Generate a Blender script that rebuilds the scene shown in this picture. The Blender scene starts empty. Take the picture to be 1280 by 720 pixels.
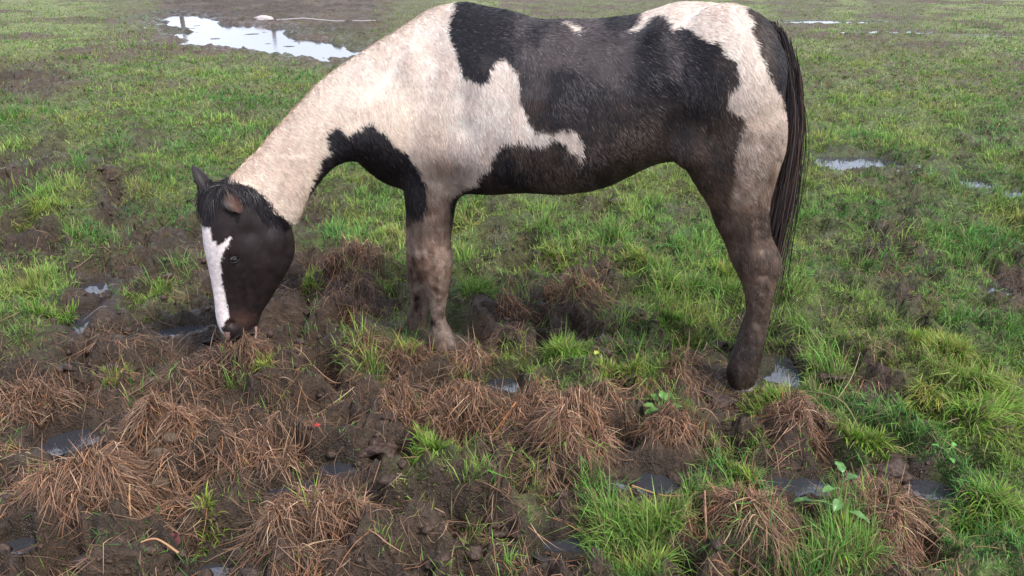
import bpy, math, random
import numpy as np

# ------------------------------------------------------------------ camera, world, sun
SC = bpy.context.scene
COL = SC.collection
RNG = np.random.default_rng(7)
random.seed(7)
PITCH = math.radians(22.8)
CAMH = 1.5
F = 1000.0                                    # focal length in photo pixels (photo is 1280 wide)
cam_data = bpy.data.cameras.new("camera")
cam_data.sensor_width = 36.0
cam_data.lens = 36.0 * F / 1280.0
cam_data.clip_start = 0.05
cam_data.clip_end = 2000.0
cam = bpy.data.objects.new("camera", cam_data)
cam.location = (0, 0, CAMH)
cam.rotation_euler = (math.radians(90) - PITCH, 0, 0)
COL.objects.link(cam)
SC.camera = cam

SUN_ELEV, SUN_ROT = math.radians(50), math.radians(128)   # rotation measured from +Y towards +X
world = bpy.data.worlds.new("World")
SC.world = world
world.use_nodes = True
wn, wl = world.node_tree.nodes, world.node_tree.links
bg = wn["Background"]
sky = wn.new("ShaderNodeTexSky")
sky.sky_type = 'NISHITA'
sky.sun_disc = False
sky.sun_elevation = SUN_ELEV
sky.sun_rotation = SUN_ROT
sky.air_density, sky.dust_density, sky.ozone_density = 1.0, 2.5, 1.0
tc = wn.new("ShaderNodeTexCoord")
mp = wn.new("ShaderNodeMapping"); mp.inputs['Scale'].default_value = (1.0, 1.0, 2.6)
cl = wn.new("ShaderNodeTexNoise")
cl.inputs['Scale'].default_value = 2.2; cl.inputs['Detail'].default_value = 6; cl.inputs['Roughness'].default_value = .55
rmp = wn.new("ShaderNodeMapRange")
rmp.inputs['From Min'].default_value = .36; rmp.inputs['From Max'].default_value = .58
rmp.inputs['To Min'].default_value = .45; rmp.inputs['To Max'].default_value = .95
mx = wn.new("ShaderNodeMix"); mx.data_type = 'RGBA'
mx.inputs['B'].default_value = (8.7, 9.35, 11.3, 1)       # thick cloud
wl.new(tc.outputs['Generated'], mp.inputs['Vector']); wl.new(mp.outputs['Vector'], cl.inputs['Vector'])
wl.new(cl.outputs['Fac'], rmp.inputs['Value']); wl.new(rmp.outputs['Result'], mx.inputs['Factor'])
wl.new(sky.outputs['Color'], mx.inputs['A']); wl.new(mx.outputs['Result'], bg.inputs['Color'])
bg.inputs['Strength'].default_value = 0.056

sun_d = bpy.data.lights.new("sun", 'SUN')
sun_d.energy = 1.5
sun_d.angle = math.radians(10)
sun_d.color = (1.0, .96, .90)
sun = bpy.data.objects.new("sun", sun_d)
sun.rotation_euler = (math.radians(90) - SUN_ELEV, 0, math.pi - SUN_ROT)
COL.objects.link(sun)
SC.view_settings.view_transform = 'Standard'
SC.view_settings.look = 'None'
SC.view_settings.exposure = 1.72
SC.view_settings.gamma = 1.0
SC.cycles.max_bounces = 6
SC.cycles.transparent_max_bounces = 4
SC.render.engine = 'CYCLES'

# ------------------------------------------------------------------ plan helpers: photo pixels -> metres
FWD = np.array([0, math.cos(PITCH), -math.sin(PITCH)])
UPV = np.array([0, math.sin(PITCH), math.cos(PITCH)])
CAMP = np.array([0, 0, CAMH])

def ray(u, v):
    return FWD + np.array([(u - 640) / F, 0, 0]) - (v - 360) / F * UPV

def gnd(u, v, z=0.0):
    d = ray(u, v)
    t = (z - CAMH) / d[2]
    return (CAMP + d * t)[:2]

def proj(P):
    """plan coordinates of points (N,3)"""
    Q = np.asarray(P, float) - CAMP
    zc = Q @ FWD
    zc = np.where(np.abs(zc) < 1e-3, 1e-3, zc)
    return 640 + Q[..., 0] / zc * F, 360 - (Q @ UPV) / zc * F

def sstep(a, b, x):
    t = np.clip((np.asarray(x, float) - a) / (b - a), 0, 1)
    return t * t * (3 - 2 * t)

TAB = np.random.default_rng(11).random((8, 256, 256))
def vnoise(x, y, k=0):
    x = np.asarray(x, float) + 1000.3 * (k + 1); y = np.asarray(y, float) + 771.7 * (k + 1)
    xi = np.floor(x).astype(np.int64); yi = np.floor(y).astype(np.int64)
    fx = x - xi; fy = y - yi
    fx = fx * fx * fx * (fx * (fx * 6 - 15) + 10); fy = fy * fy * fy * (fy * (fy * 6 - 15) + 10)
    T = TAB[k % 8]
    a = T[xi & 255, yi & 255]; b = T[(xi + 1) & 255, yi & 255]
    c = T[xi & 255, (yi + 1) & 255]; d = T[(xi + 1) & 255, (yi + 1) & 255]
    return (a * (1 - fx) + b * fx) * (1 - fy) + (c * (1 - fx) + d * fx) * fy

def fbm(x, y, f, o=4, k=0, g=.5):
    s = 0; a = 1; n = 0
    for i in range(o):
        c, sn = math.cos(i * 1.1), math.sin(i * 1.1)
        s = s + a * vnoise((x * c - y * sn) * f, (x * sn + y * c) * f, k + i); n += a
        a *= g; f *= 2.03
    return s / n

def worley(x, y, f, k=0):
    x = np.asarray(x, float) * f + 500; y = np.asarray(y, float) * f + 500
    xi = np.floor(x).astype(np.int64); yi = np.floor(y).astype(np.int64)
    d1 = np.full(x.shape, 9.0)
    for dx in (-1, 0, 1):
        for dy in (-1, 0, 1):
            cx = xi + dx; cy = yi + dy
            px = cx + TAB[k % 8][cx & 255, cy & 255]; py = cy + TAB[(k + 3) % 8][cx & 255, cy & 255]
            d1 = np.minimum(d1, (px - x) ** 2 + (py - y) ** 2)
    return np.sqrt(d1)

# ------------------------------------------------------------------ mesh helpers
def np_mesh(name, V, quads=None, tris=None, color=None, smooth=False):
    me = bpy.data.meshes.new(name)
    V = np.asarray(V, np.float32).reshape(-1, 3)
    q = np.zeros((0, 4), np.int32) if quads is None else np.asarray(quads, np.int32).reshape(-1, 4)
    t = np.zeros((0, 3), np.int32) if tris is None else np.asarray(tris, np.int32).reshape(-1, 3)
    me.vertices.add(len(V)); me.vertices.foreach_set('co', V.ravel())
    nl = q.size + t.size
    me.loops.add(nl); me.loops.foreach_set('vertex_index', np.concatenate([q.ravel(), t.ravel()]))
    me.polygons.add(len(q) + len(t))
    st = np.concatenate([np.arange(len(q)) * 4, len(q) * 4 + np.arange(len(t)) * 3]).astype(np.int32)
    me.polygons.foreach_set('loop_start', st)
    if smooth:
        me.polygons.foreach_set('use_smooth', np.ones(len(st), bool))
    me.update(calc_edges=True)
    if color is not None:
        c = np.ones((len(V), 4), np.float32); c[:, :3] = np.asarray(color, np.float32).reshape(-1, 3)
        at = me.attributes.new('Col', 'FLOAT_COLOR', 'POINT'); at.data.foreach_set('color', c.ravel())
    return me

def link(name, me, mat, parent=None, **props):
    o = bpy.data.objects.new(name, me)
    COL.objects.link(o)
    if mat is not None:
        me.materials.clear(); me.materials.append(mat)
    if parent is not None:
        o.parent = parent
    for k, v in props.items():
        o[k] = v
    return o

def ribbons(P, side, W, C):
    """P (N,K,3) centre lines, side (N,3) or (N,K,3), W (N,K) half widths, C (N,K,3). Last point is a tip."""
    N, K, _ = P.shape
    if side.ndim == 2:
        side = np.repeat(side[:, None], K, 1)
    L = P - side * W[..., None]; R = P + side * W[..., None]
    nv = 2 * (K - 1) + 1
    V = np.empty((N, nv, 3)); CC = np.empty((N, nv, 3))
    V[:, 0:2 * (K - 1):2] = L[:, :K - 1]; V[:, 1:2 * (K - 1):2] = R[:, :K - 1]; V[:, -1] = P[:, -1]
    CC[:, 0:2 * (K - 1):2] = C[:, :K - 1]; CC[:, 1:2 * (K - 1):2] = C[:, :K - 1]; CC[:, -1] = C[:, -1]
    b = (np.arange(N) * nv)[:, None]
    quads = [b + np.array([[2 * i, 2 * i + 1, 2 * i + 3, 2 * i + 2]]) for i in range(K - 2)]
    quads = np.concatenate(quads) if quads else None
    tris = b + np.array([[2 * (K - 2), 2 * (K - 2) + 1, nv - 1]])
    return V.reshape(-1, 3), quads, tris, CC.reshape(-1, 3)

def ribbon_mesh(name, P, side, W, C):
    V, q, t, c = ribbons(P, side, W, C)
    return np_mesh(name, V, q, t, c)

def unit(a):
    a = np.asarray(a, float)
    return a / np.maximum(np.linalg.norm(a, axis=-1, keepdims=True), 1e-9)

# ------------------------------------------------------------------ materials
def mat_new(name):
    m = bpy.data.materials.new(name); m.use_nodes = True
    return m, m.node_tree.nodes, m.node_tree.links, m.node_tree.nodes['Principled BSDF']

def mat_attr(name, rough=.6, spec=.3, noise=0.0, nscale=80., translucent=0.0, coat=0.0, sheen=0.0):
    m, n, l, p = mat_new(name)
    a = n.new('ShaderNodeAttribute'); a.attribute_name = 'Col'
    src = a.outputs['Color']
    if noise > 0:
        t = n.new('ShaderNodeTexNoise'); t.inputs['Scale'].default_value = nscale; t.inputs['Detail'].default_value = 3
        g = n.new('ShaderNodeTexCoord'); l.new(g.outputs['Object'], t.inputs['Vector'])
        r = n.new('ShaderNodeMapRange'); r.inputs['To Min'].default_value = 1 - noise; r.inputs['To Max'].default_value = 1 + noise
        r.inputs['From Min'].default_value = .3; r.inputs['From Max'].default_value = .7
        l.new(t.outputs['Fac'], r.inputs['Value'])
        v = n.new('ShaderNodeVectorMath'); v.operation = 'SCALE'
        l.new(src, v.inputs[0]); l.new(r.outputs['Result'], v.inputs['Scale']); src = v.outputs['Vector']
    l.new(src, p.inputs['Base Color'])
    p.inputs['Roughness'].default_value = rough
    p.inputs['Specular IOR Level'].default_value = spec
    p.inputs['Coat Weight'].default_value = coat
    p.inputs['Sheen Weight'].default_value = sheen
    if translucent > 0:
        tr = n.new('ShaderNodeBsdfTranslucent'); l.new(src, tr.inputs['Color'])
        ms = n.new('ShaderNodeMixShader'); ms.inputs['Fac'].default_value = translucent
        l.new(p.outputs['BSDF'], ms.inputs[1]); l.new(tr.outputs['BSDF'], ms.inputs[2])
        l.new(ms.outputs['Shader'], n['Material Output'].inputs['Surface'])
    return m

def mat_plain(name, col, rough=.6, spec=.4, var=.25, scale=60., bump=0.0):
    m, n, l, p = mat_new(name)
    t = n.new('ShaderNodeTexNoise'); t.inputs['Scale'].default_value = scale; t.inputs['Detail'].default_value = 5
    g = n.new('ShaderNodeTexCoord'); l.new(g.outputs['Object'], t.inputs['Vector'])
    r = n.new('ShaderNodeValToRGB')
    r.color_ramp.elements[0].position = .3; r.color_ramp.elements[1].position = .72
    r.color_ramp.elements[0].color = (*[c * (1 - var) for c in col], 1)
    r.color_ramp.elements[1].color = (*[c * (1 + var) for c in col], 1)
    l.new(t.outputs['Fac'], r.inputs['Fac']); l.new(r.outputs['Color'], p.inputs['Base Color'])
    p.inputs['Roughness'].default_value = rough; p.inputs['Specular IOR Level'].default_value = spec
    if bump > 0:
        b = n.new('ShaderNodeBump'); b.inputs['Strength'].default_value = 1; b.inputs['Distance'].default_value = bump
        l.new(t.outputs['Fac'], b.inputs['Height']); l.new(b.outputs['Normal'], p.inputs['Normal'])
    return m

M_GRASS = mat_attr('grass_blades', .5, .14, translucent=.35)
M_STRAW = mat_attr('dead_straw', .6, .22, translucent=.12)
M_COAT = mat_attr('horse_coat', .5, .30)
M_MANE = mat_attr('horse_hair', .45, .25)
M_SKIN = mat_attr('horse_skin', .55, .3, noise=.25, nscale=60)
M_CLOD = mat_plain('wet_mud_clod', (.054, .034, .025), .5, .25, .5, 60., .014)
M_DUNG = mat_plain('dung', (.085, .060, .040), .75, .2, .5, 130., .007)
M_LEAF = mat_attr('broad_leaf', .38, .5, noise=.2, nscale=60, translucent=.25)
M_WOOD = mat_plain('weathered_post', (.17, .145, .12), .8, .2, .3, 20., .004)
M_WIRE = mat_plain('fence_wire', (.45, .44, .43), .45, .5, .1, 10.)

# mud ground material: colour attribute (soil tint) + fine relief, wetness attribute drives gloss
M_GROUND, gn, gl, gp = mat_new('churned_ground')
ga = gn.new('ShaderNodeAttribute'); ga.attribute_name = 'Col'
gw = gn.new('ShaderNodeAttribute'); gw.attribute_name = 'Wet'
gt = gn.new('ShaderNodeTexCoord')
n1 = gn.new('ShaderNodeTexNoise'); n1.inputs['Scale'].default_value = 38; n1.inputs['Detail'].default_value = 8; n1.inputs['Roughness'].default_value = .62
n2 = gn.new('ShaderNodeTexNoise'); n2.inputs['Scale'].default_value = 150; n2.inputs['Detail'].default_value = 4
n3 = gn.new('ShaderNodeTexNoise'); n3.inputs['Scale'].default_value = 9; n3.inputs['Detail'].default_value = 4
for t in (n1, n2, n3):
    gl.new(gt.outputs['Object'], t.inputs['Vector'])
mr = gn.new('ShaderNodeMapRange'); mr.inputs['From Min'].default_value = .3; mr.inputs['From Max'].default_value = .7
mr.inputs['To Min'].default_value = .55; mr.inputs['To Max'].default_value = 1.5
gl.new(n1.outputs['Fac'], mr.inputs['Value'])
vm = gn.new('ShaderNodeVectorMath'); vm.operation = 'SCALE'
gl.new(ga.outputs['Color'], vm.inputs[0]); gl.new(mr.outputs['Result'], vm.inputs['Scale'])
n4 = gn.new('ShaderNodeTexNoise'); n4.inputs['Scale'].default_value = 17; n4.inputs['Detail'].default_value = 9; n4.inputs['Roughness'].default_value = .68
gl.new(gt.outputs['Object'], n4.inputs['Vector'])
m4 = gn.new('ShaderNodeMapRange'); m4.inputs['From Min'].default_value = .50; m4.inputs['From Max'].default_value = .60; m4.inputs['To Max'].default_value = .72
gl.new(n4.outputs['Fac'], m4.inputs['Value'])
x4 = gn.new('ShaderNodeMix'); x4.data_type = 'RGBA'; x4.inputs['B'].default_value = (.045, .030, .021, 1)
gl.new(m4.outputs['Result'], x4.inputs['Factor']); gl.new(vm.outputs['Vector'], x4.inputs['A'])
gl.new(x4.outputs['Result'], gp.inputs['Base Color'])
ad = gn.new('ShaderNodeMath'); ad.operation = 'MULTIPLY_ADD'; ad.inputs[1].default_value = .35
gl.new(n2.outputs['Fac'], ad.inputs[0]); gl.new(n1.outputs['Fac'], ad.inputs[2])
b1 = gn.new('ShaderNodeBump'); b1.inputs['Strength'].default_value = 1.0; b1.inputs['Distance'].default_value = .028
gl.new(ad.outputs['Value'], b1.inputs['Height']); gl.new(b1.outputs['Normal'], gp.inputs['Normal'])
rr = gn.new('ShaderNodeMapRange'); rr.inputs['To Min'].default_value = .72; rr.inputs['To Max'].default_value = .16
wm = gn.new('ShaderNodeMath'); wm.operation = 'MULTIPLY'
w2 = gn.new('ShaderNodeMapRange'); w2.inputs['From Min'].default_value = .40; w2.inputs['From Max'].default_value = .6
gl.new(n3.outputs['Fac'], w2.inputs['Value'])
gl.new(gw.outputs['Fac'], wm.inputs[0]); gl.new(w2.outputs['Result'], wm.inputs[1])
gl.new(wm.outputs['Value'], rr.inputs['Value']); gl.new(rr.outputs['Result'], gp.inputs['Roughness'])
gp.inputs['Specular IOR Level'].default_value = .30

M_WATER, an, al, ap = mat_new('muddy_water')
ap.inputs['Base Color'].default_value = (.028, .029, .034, 1)
ap.inputs['Roughness'].default_value = .03
ap.inputs['IOR'].default_value = 1.6
ap.inputs['Specular IOR Level'].default_value = .8
at_ = an.new('ShaderNodeTexCoord'); a1 = an.new('ShaderNodeTexNoise'); a1.inputs['Scale'].default_value = 14; a1.inputs['Detail'].default_value = 3
al.new(at_.outputs['Object'], a1.inputs['Vector'])
ab = an.new('ShaderNodeBump'); ab.inputs['Strength'].default_value = .35; ab.inputs['Distance'].default_value = .004
al.new(a1.outputs['Fac'], ab.inputs['Height']); al.new(ab.outputs['Normal'], ap.inputs['Normal'])

# ------------------------------------------------------------------ ground plan (one letter per 40 px patch of the field, far rows first)
ROWS = [
    [0, 0, 0, 1, 1, 3, 3, 3, 3, 3, 3, 3, 1, 1, 0, 0, 1, 1, 1, 1, 1, 1, 0, 0, 1, 1, 0, 1, 1, 0, 0, 0],
    [0, 0, 0, 0, 0, 1, 1, 1, 1, 1, 1, 1, 1, 1, 1, 1, 1, 1, 1, 1, 1, 1, 1, 1, 1, 0, 1, 1, 1, 1, 0, 0],
    [3, 3, 1, 0, 0, 0, 0, 0, 0, 0, 1, 1, 1, 1, 1, 1, 1, 1, 1, 1, 1, 1, 1, 1, 1, 1, 0, 0, 0, 0, 0, 0],
    [0, 0, 0, 1, 0, 0, 0, 1, 0, 0, 1, 0, 0, 0, 0, 0, 0, 0, 0, 0, 0, 0, 0, 0, 0, 0, 0, 0, 0, 0, 0, 0],
    [0, 1, 0, 0, 1, 0, 0, 0, 1, 0, 0, 0, 0, 0, 0, 0, 0, 0, 0, 0, 0, 0, 0, 0, 0, 0, 0, 0, 0, 0, 1, 0],
    [3, 3, 1, 3, 1, 0, 0, 1, 0, 0, 1, 0, 0, 0, 0, 0, 0, 0, 0, 0, 0, 0, 0, 0, 0, 0, 1, 1, 1, 0, 0, 0],
    [1, 0, 0, 3, 1, 0, 1, 1, 3, 3, 1, 0, 0, 0, 0, 1, 0, 0, 1, 0, 0, 1, 0, 0, 0, 0, 0, 0, 1, 0, 0, 0],
    [3, 3, 0, 1, 3, 3, 3, 1, 3, 1, 0, 0, 0, 0, 0, 1, 1, 0, 0, 1, 0, 0, 0, 0, 0, 1, 0, 3, 1, 0, 0, 0],
    [1, 0, 3, 3, 3, 1, 3, 3, 3, 2, 2, 2, 0, 1, 0, 1, 1, 3, 2, 1, 0, 0, 0, 0, 0, 0, 1, 3, 1, 0, 0, 3],
    [0, 0, 3, 4, 1, 1, 3, 3, 2, 2, 2, 2, 1, 0, 0, 2, 3, 3, 2, 1, 0, 0, 0, 0, 0, 0, 0, 0, 3, 0, 0, 3],
    [1, 1, 3, 3, 3, 4, 3, 3, 2, 2, 3, 2, 1, 1, 3, 2, 3, 3, 3, 1, 1, 0, 1, 3, 1, 0, 1, 0, 0, 0, 0, 0],
    [3, 3, 3, 3, 2, 2, 2, 3, 3, 3, 2, 1, 2, 2, 3, 1, 1, 1, 1, 1, 0, 3, 3, 1, 4, 1, 1, 3, 0, 0, 0, 0],
    [2, 2, 3, 2, 2, 2, 3, 3, 3, 3, 2, 2, 2, 3, 2, 2, 2, 1, 1, 2, 1, 2, 3, 3, 0, 0, 1, 3, 0, 0, 0, 0],
    [2, 2, 3, 3, 2, 2, 3, 2, 2, 3, 3, 2, 2, 2, 3, 2, 2, 2, 2, 2, 1, 1, 3, 2, 2, 3, 0, 1, 0, 0, 1, 0],
    [2, 3, 2, 2, 2, 2, 2, 3, 2, 3, 3, 3, 3, 0, 1, 3, 3, 2, 2, 3, 3, 2, 1, 1, 2, 2, 0, 3, 3, 0, 0, 0],
    [3, 2, 2, 2, 3, 3, 2, 3, 3, 2, 3, 2, 1, 3, 3, 3, 1, 2, 1, 3, 1, 0, 1, 2, 2, 3, 2, 2, 3, 0, 0, 0],
    [3, 3, 2, 3, 3, 3, 3, 3, 3, 2, 2, 3, 3, 3, 3, 3, 1, 3, 1, 0, 0, 2, 2, 2, 2, 1, 0, 2, 3, 0, 0, 0],
    [3, 3, 3, 3, 3, 3, 3, 3, 2, 2, 2, 3, 3, 3, 3, 3, 3, 3, 3, 0, 0, 2, 2, 1, 1, 0, 0, 2, 2, 1, 0, 0]]
CODE = [(1.0, 0.0, .05), (.50, .18, .40), (.06, 1.0, .45), (.08, .22, 1.0), (.04, .05, 1.0)]
PLAN = np.array([[CODE[k] for k in r] for r in ROWS])

def plan_at(x, y):
    x = np.asarray(x, float); y = np.asarray(y, float)
    jx = x + (fbm(x, y, 5, 3, 2) - .5) * .16 * np.maximum(y / 3, .5)
    jy = y + (fbm(x, y, 5, 3, 5) - .5) * .22 * np.maximum(y / 3, .5)
    u, v = proj(np.stack([jx, np.maximum(jy, .9), np.zeros_like(jx)], -1))
    U = np.clip(u / 40 - .5, 0, 30.999); V_ = np.clip(v / 40 - .5, 0, 16.999)
    i = V_.astype(int); j = U.astype(int)
    a = sstep(0, 1, V_ - i)[..., None]; b = sstep(0, 1, U - j)[..., None]
    return (PLAN[i, j] * (1 - b) + PLAN[i, j + 1] * b) * (1 - a) + (PLAN[i + 1, j] * (1 - b) + PLAN[i + 1, j + 1] * b) * a

def blob(u, v, ru, rv):
    c = gnd(u, v); a = gnd(u + ru, v); t = gnd(u, v - rv); b = gnd(u, v + rv)
    return c[0], c[1], abs(a[0] - c[0]), abs(t[1] - b[1]) / 2

# dead-grass mounds (u, v, ru, rv, height m)
MOUNDS = [(300, 470, 60, 26, .07), (150, 480, 60, 26, .06), (50, 520, 60, 34, .08), (225, 447, 55, 18, .05),
          (440, 345, 60, 28, .07), (440, 392, 45, 22, .06), (485, 452, 75, 26, .08), (588, 462, 32, 22, .07),
          (560, 530, 90, 28, .09), (680, 515, 50, 22, .05), (722, 565, 48, 34, .11), (330, 585, 75, 40, .11),
          (120, 625, 95, 36, .09), (402, 670, 72, 44, .09), (245, 540, 55, 22, .06), (480, 500, 45, 18, .05),
          (862, 492, 42, 22, .06), (830, 556, 85, 22, .05), (985, 552, 52, 26, .07), (930, 668, 85, 42, .11),
          (1100, 648, 75, 40, .10), (595, 425, 38, 13, .05), (640, 392, 24, 13, .05), (715, 362, 50, 14, .04),
          (345, 478, 30, 20, .05), (60, 690, 60, 30, .05), (610, 640, 60, 40, .06), (1010, 700, 50, 25, .05),
          (1210, 505, 90, 50, .06), (1080, 565, 48, 30, .05), (705, 462, 42, 30, .06), (600, 385, 36, 22, .04),
          (530, 590, 50, 30, .06), (60, 400, 45, 26, .05), (50, 275, 45, 20, .06), (800, 345, 50, 20, .05)]
MOUND_W = [blob(*m[:4]) + (m[4],) for m in MOUNDS]
# puddles (u, v, ru, rv)
PUDDLES = [(634, 477, 25, 15), (80, 547, 34, 16), (420, 582, 24, 11), (779, 558, 18, 11), (820, 602, 36, 16),
           (996, 602, 42, 14), (1158, 603, 32, 15), (975, 458, 26, 20), (236, 406, 36, 12), (112, 392, 15, 22),
           (372, 612, 30, 15), (18, 674, 24, 14), (700, 674, 28, 15), (262, 707, 24, 10), (120, 355, 22, 8),
           (1070, 201, 52, 12), (1206, 229, 34, 9), (1148, 213, 34, 5), (1118, 40, 48, 1.3), (1232, 44, 40, 1.2),
           (1040, 27, 60, 1.5), (184, 33, 9, 3), (1245, 362, 20, 5), (775, 605, 14, 7), (1020, 412, 14, 4), (1262, 240, 30, 5)]
PUD_W = [blob(*p) for p in PUDDLES]
PUD_Z = [-.025] * 15 + [-.015] * 11
HOOF_XY = [(-.26, 2.97), (-.40, 3.10), (.86, 2.64), (.93, 2.86)]
HOLES = [(590, 420, 22, 12, .09), (515, 424, 26, 11, .05), (345, 618, 28, 14, .08), (975, 588, 34, 14, .07), (380, 700, 30, 18, .06),
         (260, 590, 30, 12, .05), (500, 480, 26, 10, .05), (668, 395, 22, 8, .04), (1075, 340, 25, 8, .05), (770, 432, 16, 7, .03),
         (1000, 300, 22, 6, .05), (1050, 415, 20, 6, .04), (700, 690, 40, 20, .05), (1230, 330, 20, 6, .04)]
HOLE_W = [blob(*h[:4]) + (h[4],) for h in HOLES]
POND = np.array([gnd(*p) for p in [(203, 22), (222, 15), (255, 17), (266, 27), (330, 29), (365, 37), (400, 46), (440, 50), (440, 66),
                                   (408, 80), (380, 74), (345, 67), (270, 58), (232, 51), (214, 43), (222, 36), (206, 30)]])

def poly_sd(px, py, poly):
    """signed distance (positive inside) of points to a polygon"""
    x = np.asarray(px, float); y = np.asarray(py, float)
    d = np.full(x.shape, 1e9); inside = np.zeros(x.shape, bool)
    n = len(poly)
    for i in range(n):
        ax, ay = poly[i]; bx, by = poly[(i + 1) % n]
        ex, ey = bx - ax, by - ay
        t = np.clip(((x - ax) * ex + (y - ay) * ey) / (ex * ex + ey * ey + 1e-12), 0, 1)
        d = np.minimum(d, (x - ax - t * ex) ** 2 + (y - ay - t * ey) ** 2)
        c = ((ay > y) != (by > y)) & (x < (bx - ax) * (y - ay) / ((by - ay) if by != ay else 1e-12) + ax)
        inside ^= c
    d = np.sqrt(d)
    return np.where(inside, d, -d)

def near_sel(x, y, cx, cy, rx, ry, k):
    return (np.abs(x - cx) < k * rx) & (np.abs(y - cy) < k * ry)

def height(x, y, parts=False):
    x = np.asarray(x, float); y = np.asarray(y, float); shp = x.shape
    x = x.ravel(); y = y.ravel()
    pl = plan_at(x, y)
    G, S, M = pl[:, 0], pl[:, 1], pl[:, 2]
    near = 1 - sstep(9, 22, y)
    wx = x + (fbm(x, y, 7, 2, 1) - .5) * .12; wy = y + (fbm(x, y, 7, 2, 4) - .5) * .12
    w = worley(wx, wy, 6.5, 1)
    h = (fbm(x, y, 1.3, 3, 0) - .5) * .09
    h = h + (fbm(x, y, 5, 3, 3) - .5) * (.06 + .09 * M + .05 * S)
    R = np.clip(M + .75 * S + .55 * G, 0, 1) * (.25 + .75 * near)
    rg = 1 - np.abs(2 * fbm(wx, wy, 8.5, 3, 5) - 1)
    h = h + (rg - .72) * .115 * R
    pit = worley(wx * .95 + .3, wy, 4.6, 6)
    h = h + (.022 * np.exp(-((pit - .46) / .10) ** 2) - .088 * sstep(.42, .20, pit)) * R
    rg2 = 1 - np.abs(2 * fbm(wx, wy, 21, 3, 2) - 1)
    h = h + (rg2 - .7) * .056 * R * near
    h = h + (fbm(x, y, 48, 2, 1) - .5) * .022 * R * near
    h = h + (.42 - w) * .085 * (.35 + .65 * np.maximum(M, .8 * S)) * (.4 + .6 * near)
    h = h + (fbm(x, y, 22, 3, 6) - .5) * .035 * (.3 + .7 * M) * near
    h = h + (.4 - worley(x, y, 19, 2)) * .022 * M * near
    h = h - .012 * M
    for cx, cy, rx, ry, hh in MOUND_W:
        s = near_sel(x, y, cx, cy, rx, ry, 2.2)
        d = ((x[s] - cx) / rx) ** 2 + ((y[s] - cy) / ry) ** 2
        h[s] += hh * .62 * np.exp(-d * 1.1)
    for cx, cy, rx, ry in PUD_W[:15]:
        s = near_sel(x, y, cx, cy, rx, ry, 4)
        d = ((x[s] - cx) / rx) ** 2 + ((y[s] - cy + ry * .5) / ry) ** 2
        k = .8 * np.exp(-d * .22)
        h[s] = h[s] * (1 - k) + np.clip(h[s], -.02, .012) * k
    for cx, cy in HOOF_XY:
        s = near_sel(x, y, cx, cy, .5, .5, 1)
        k = np.exp(-((x[s] - cx) ** 2 + (y[s] - cy + .06) ** 2) / .17 ** 2)
        h[s] = h[s] * (1 - k) + (h[s] * .15 - .012) * k
    for cx, cy, rx, ry, hh in HOLE_W:
        s = near_sel(x, y, cx, cy, rx, ry, 2)
        d = ((x[s] - cx) / rx) ** 2 + ((y[s] - cy) / ry) ** 2
        h[s] -= hh * np.exp(-d * d * .9)
    wet = np.zeros_like(x)
    for (cx, cy, rx, ry), z in zip(PUD_W, PUD_Z):
        s = near_sel(x, y, cx, cy, rx, ry, 2.3)
        xs, ys = x[s], y[s]
        d = np.sqrt(((xs - cx) / rx) ** 2 + ((ys - cy) / ry) ** 2) + (fbm(xs, ys, 9 / max(cy / 3, 1), 3, 2) - .5) * 1.5
        k = sstep(1.15, .75, d)
        hs = np.where((d < 1.5), np.maximum(h[s], z + .010 + .02 * np.clip(d - 1, 0, 1)), h[s])
        h[s] = hs * (1 - k) + (z - .028) * k
        wet[s] = np.maximum(wet[s], sstep(1.7, 1.0, d))
    s = (y > 8) & (y < 30) & (x < -1) & (x > -16)
    sd = poly_sd(x[s], y[s], POND) + (fbm(x[s], y[s], 1.4, 5, 3, .65) - .5) * 1.7
    k = sstep(-.35, .15, sd)
    h[s] = np.where(sd > -4, np.maximum(h[s], -.048), h[s])
    h[s] = h[s] * (1 - k) + (-.085 + (fbm(x[s], y[s], 2.2, 3, 5) - .5) * .085) * k
    wet[s] = np.maximum(wet[s], sstep(-1.2, .1, sd))
    for cx, cy in HOOF_XY:
        s = np.hypot(x - cx, y - cy) < .13
        h[s] = np.maximum(h[s], -.014)
    if parts:
        return h.reshape(shp), pl.reshape(shp + (3,)), wet.reshape(shp), w.reshape(shp)
    return h.reshape(shp)

# ---- ground sheet
ys = np.concatenate([-np.geomspace(60, 1.5, 14), [-.5, .3, .9], np.geomspace(1.25, 60, 660), np.geomspace(66, 700, 22)])
ks = np.concatenate([[-9, -5, -3, -2.1, -1.6, -1.25], np.linspace(-1, 1, 620), [1.25, 1.6, 2.1, 3, 5, 9]])
wy_ = np.where(ys > 1, 1.25 * ys + .6, 2.5 + np.abs(ys - 1) * 1.3)
GX = ks[None, :] * wy_[:, None]; GY = np.repeat(ys[:, None], len(ks), 1)
gh, gpl, gwet, gwor = height(GX, GY, True)
gh = gh * (1 - sstep(60, 200, GY))
Gm, Sm, Mm = gpl[..., 0], gpl[..., 1], gpl[..., 2]
tot = Gm + Sm + Mm + 1e-6
patch = sstep(.42, .6, fbm(GX, GY, 3.2, 4, 2))
fineg = fbm(GX, GY, 12, 3, 5)
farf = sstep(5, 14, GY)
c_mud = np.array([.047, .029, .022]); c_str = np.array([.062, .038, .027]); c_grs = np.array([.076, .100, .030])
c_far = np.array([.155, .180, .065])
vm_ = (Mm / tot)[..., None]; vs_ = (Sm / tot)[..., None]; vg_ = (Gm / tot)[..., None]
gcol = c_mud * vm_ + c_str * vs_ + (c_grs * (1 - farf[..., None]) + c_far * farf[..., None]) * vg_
gcol = gcol * (.45 + 1.15 * fbm(GX, GY, 9, 4, 5, .7)[..., None])
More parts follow.
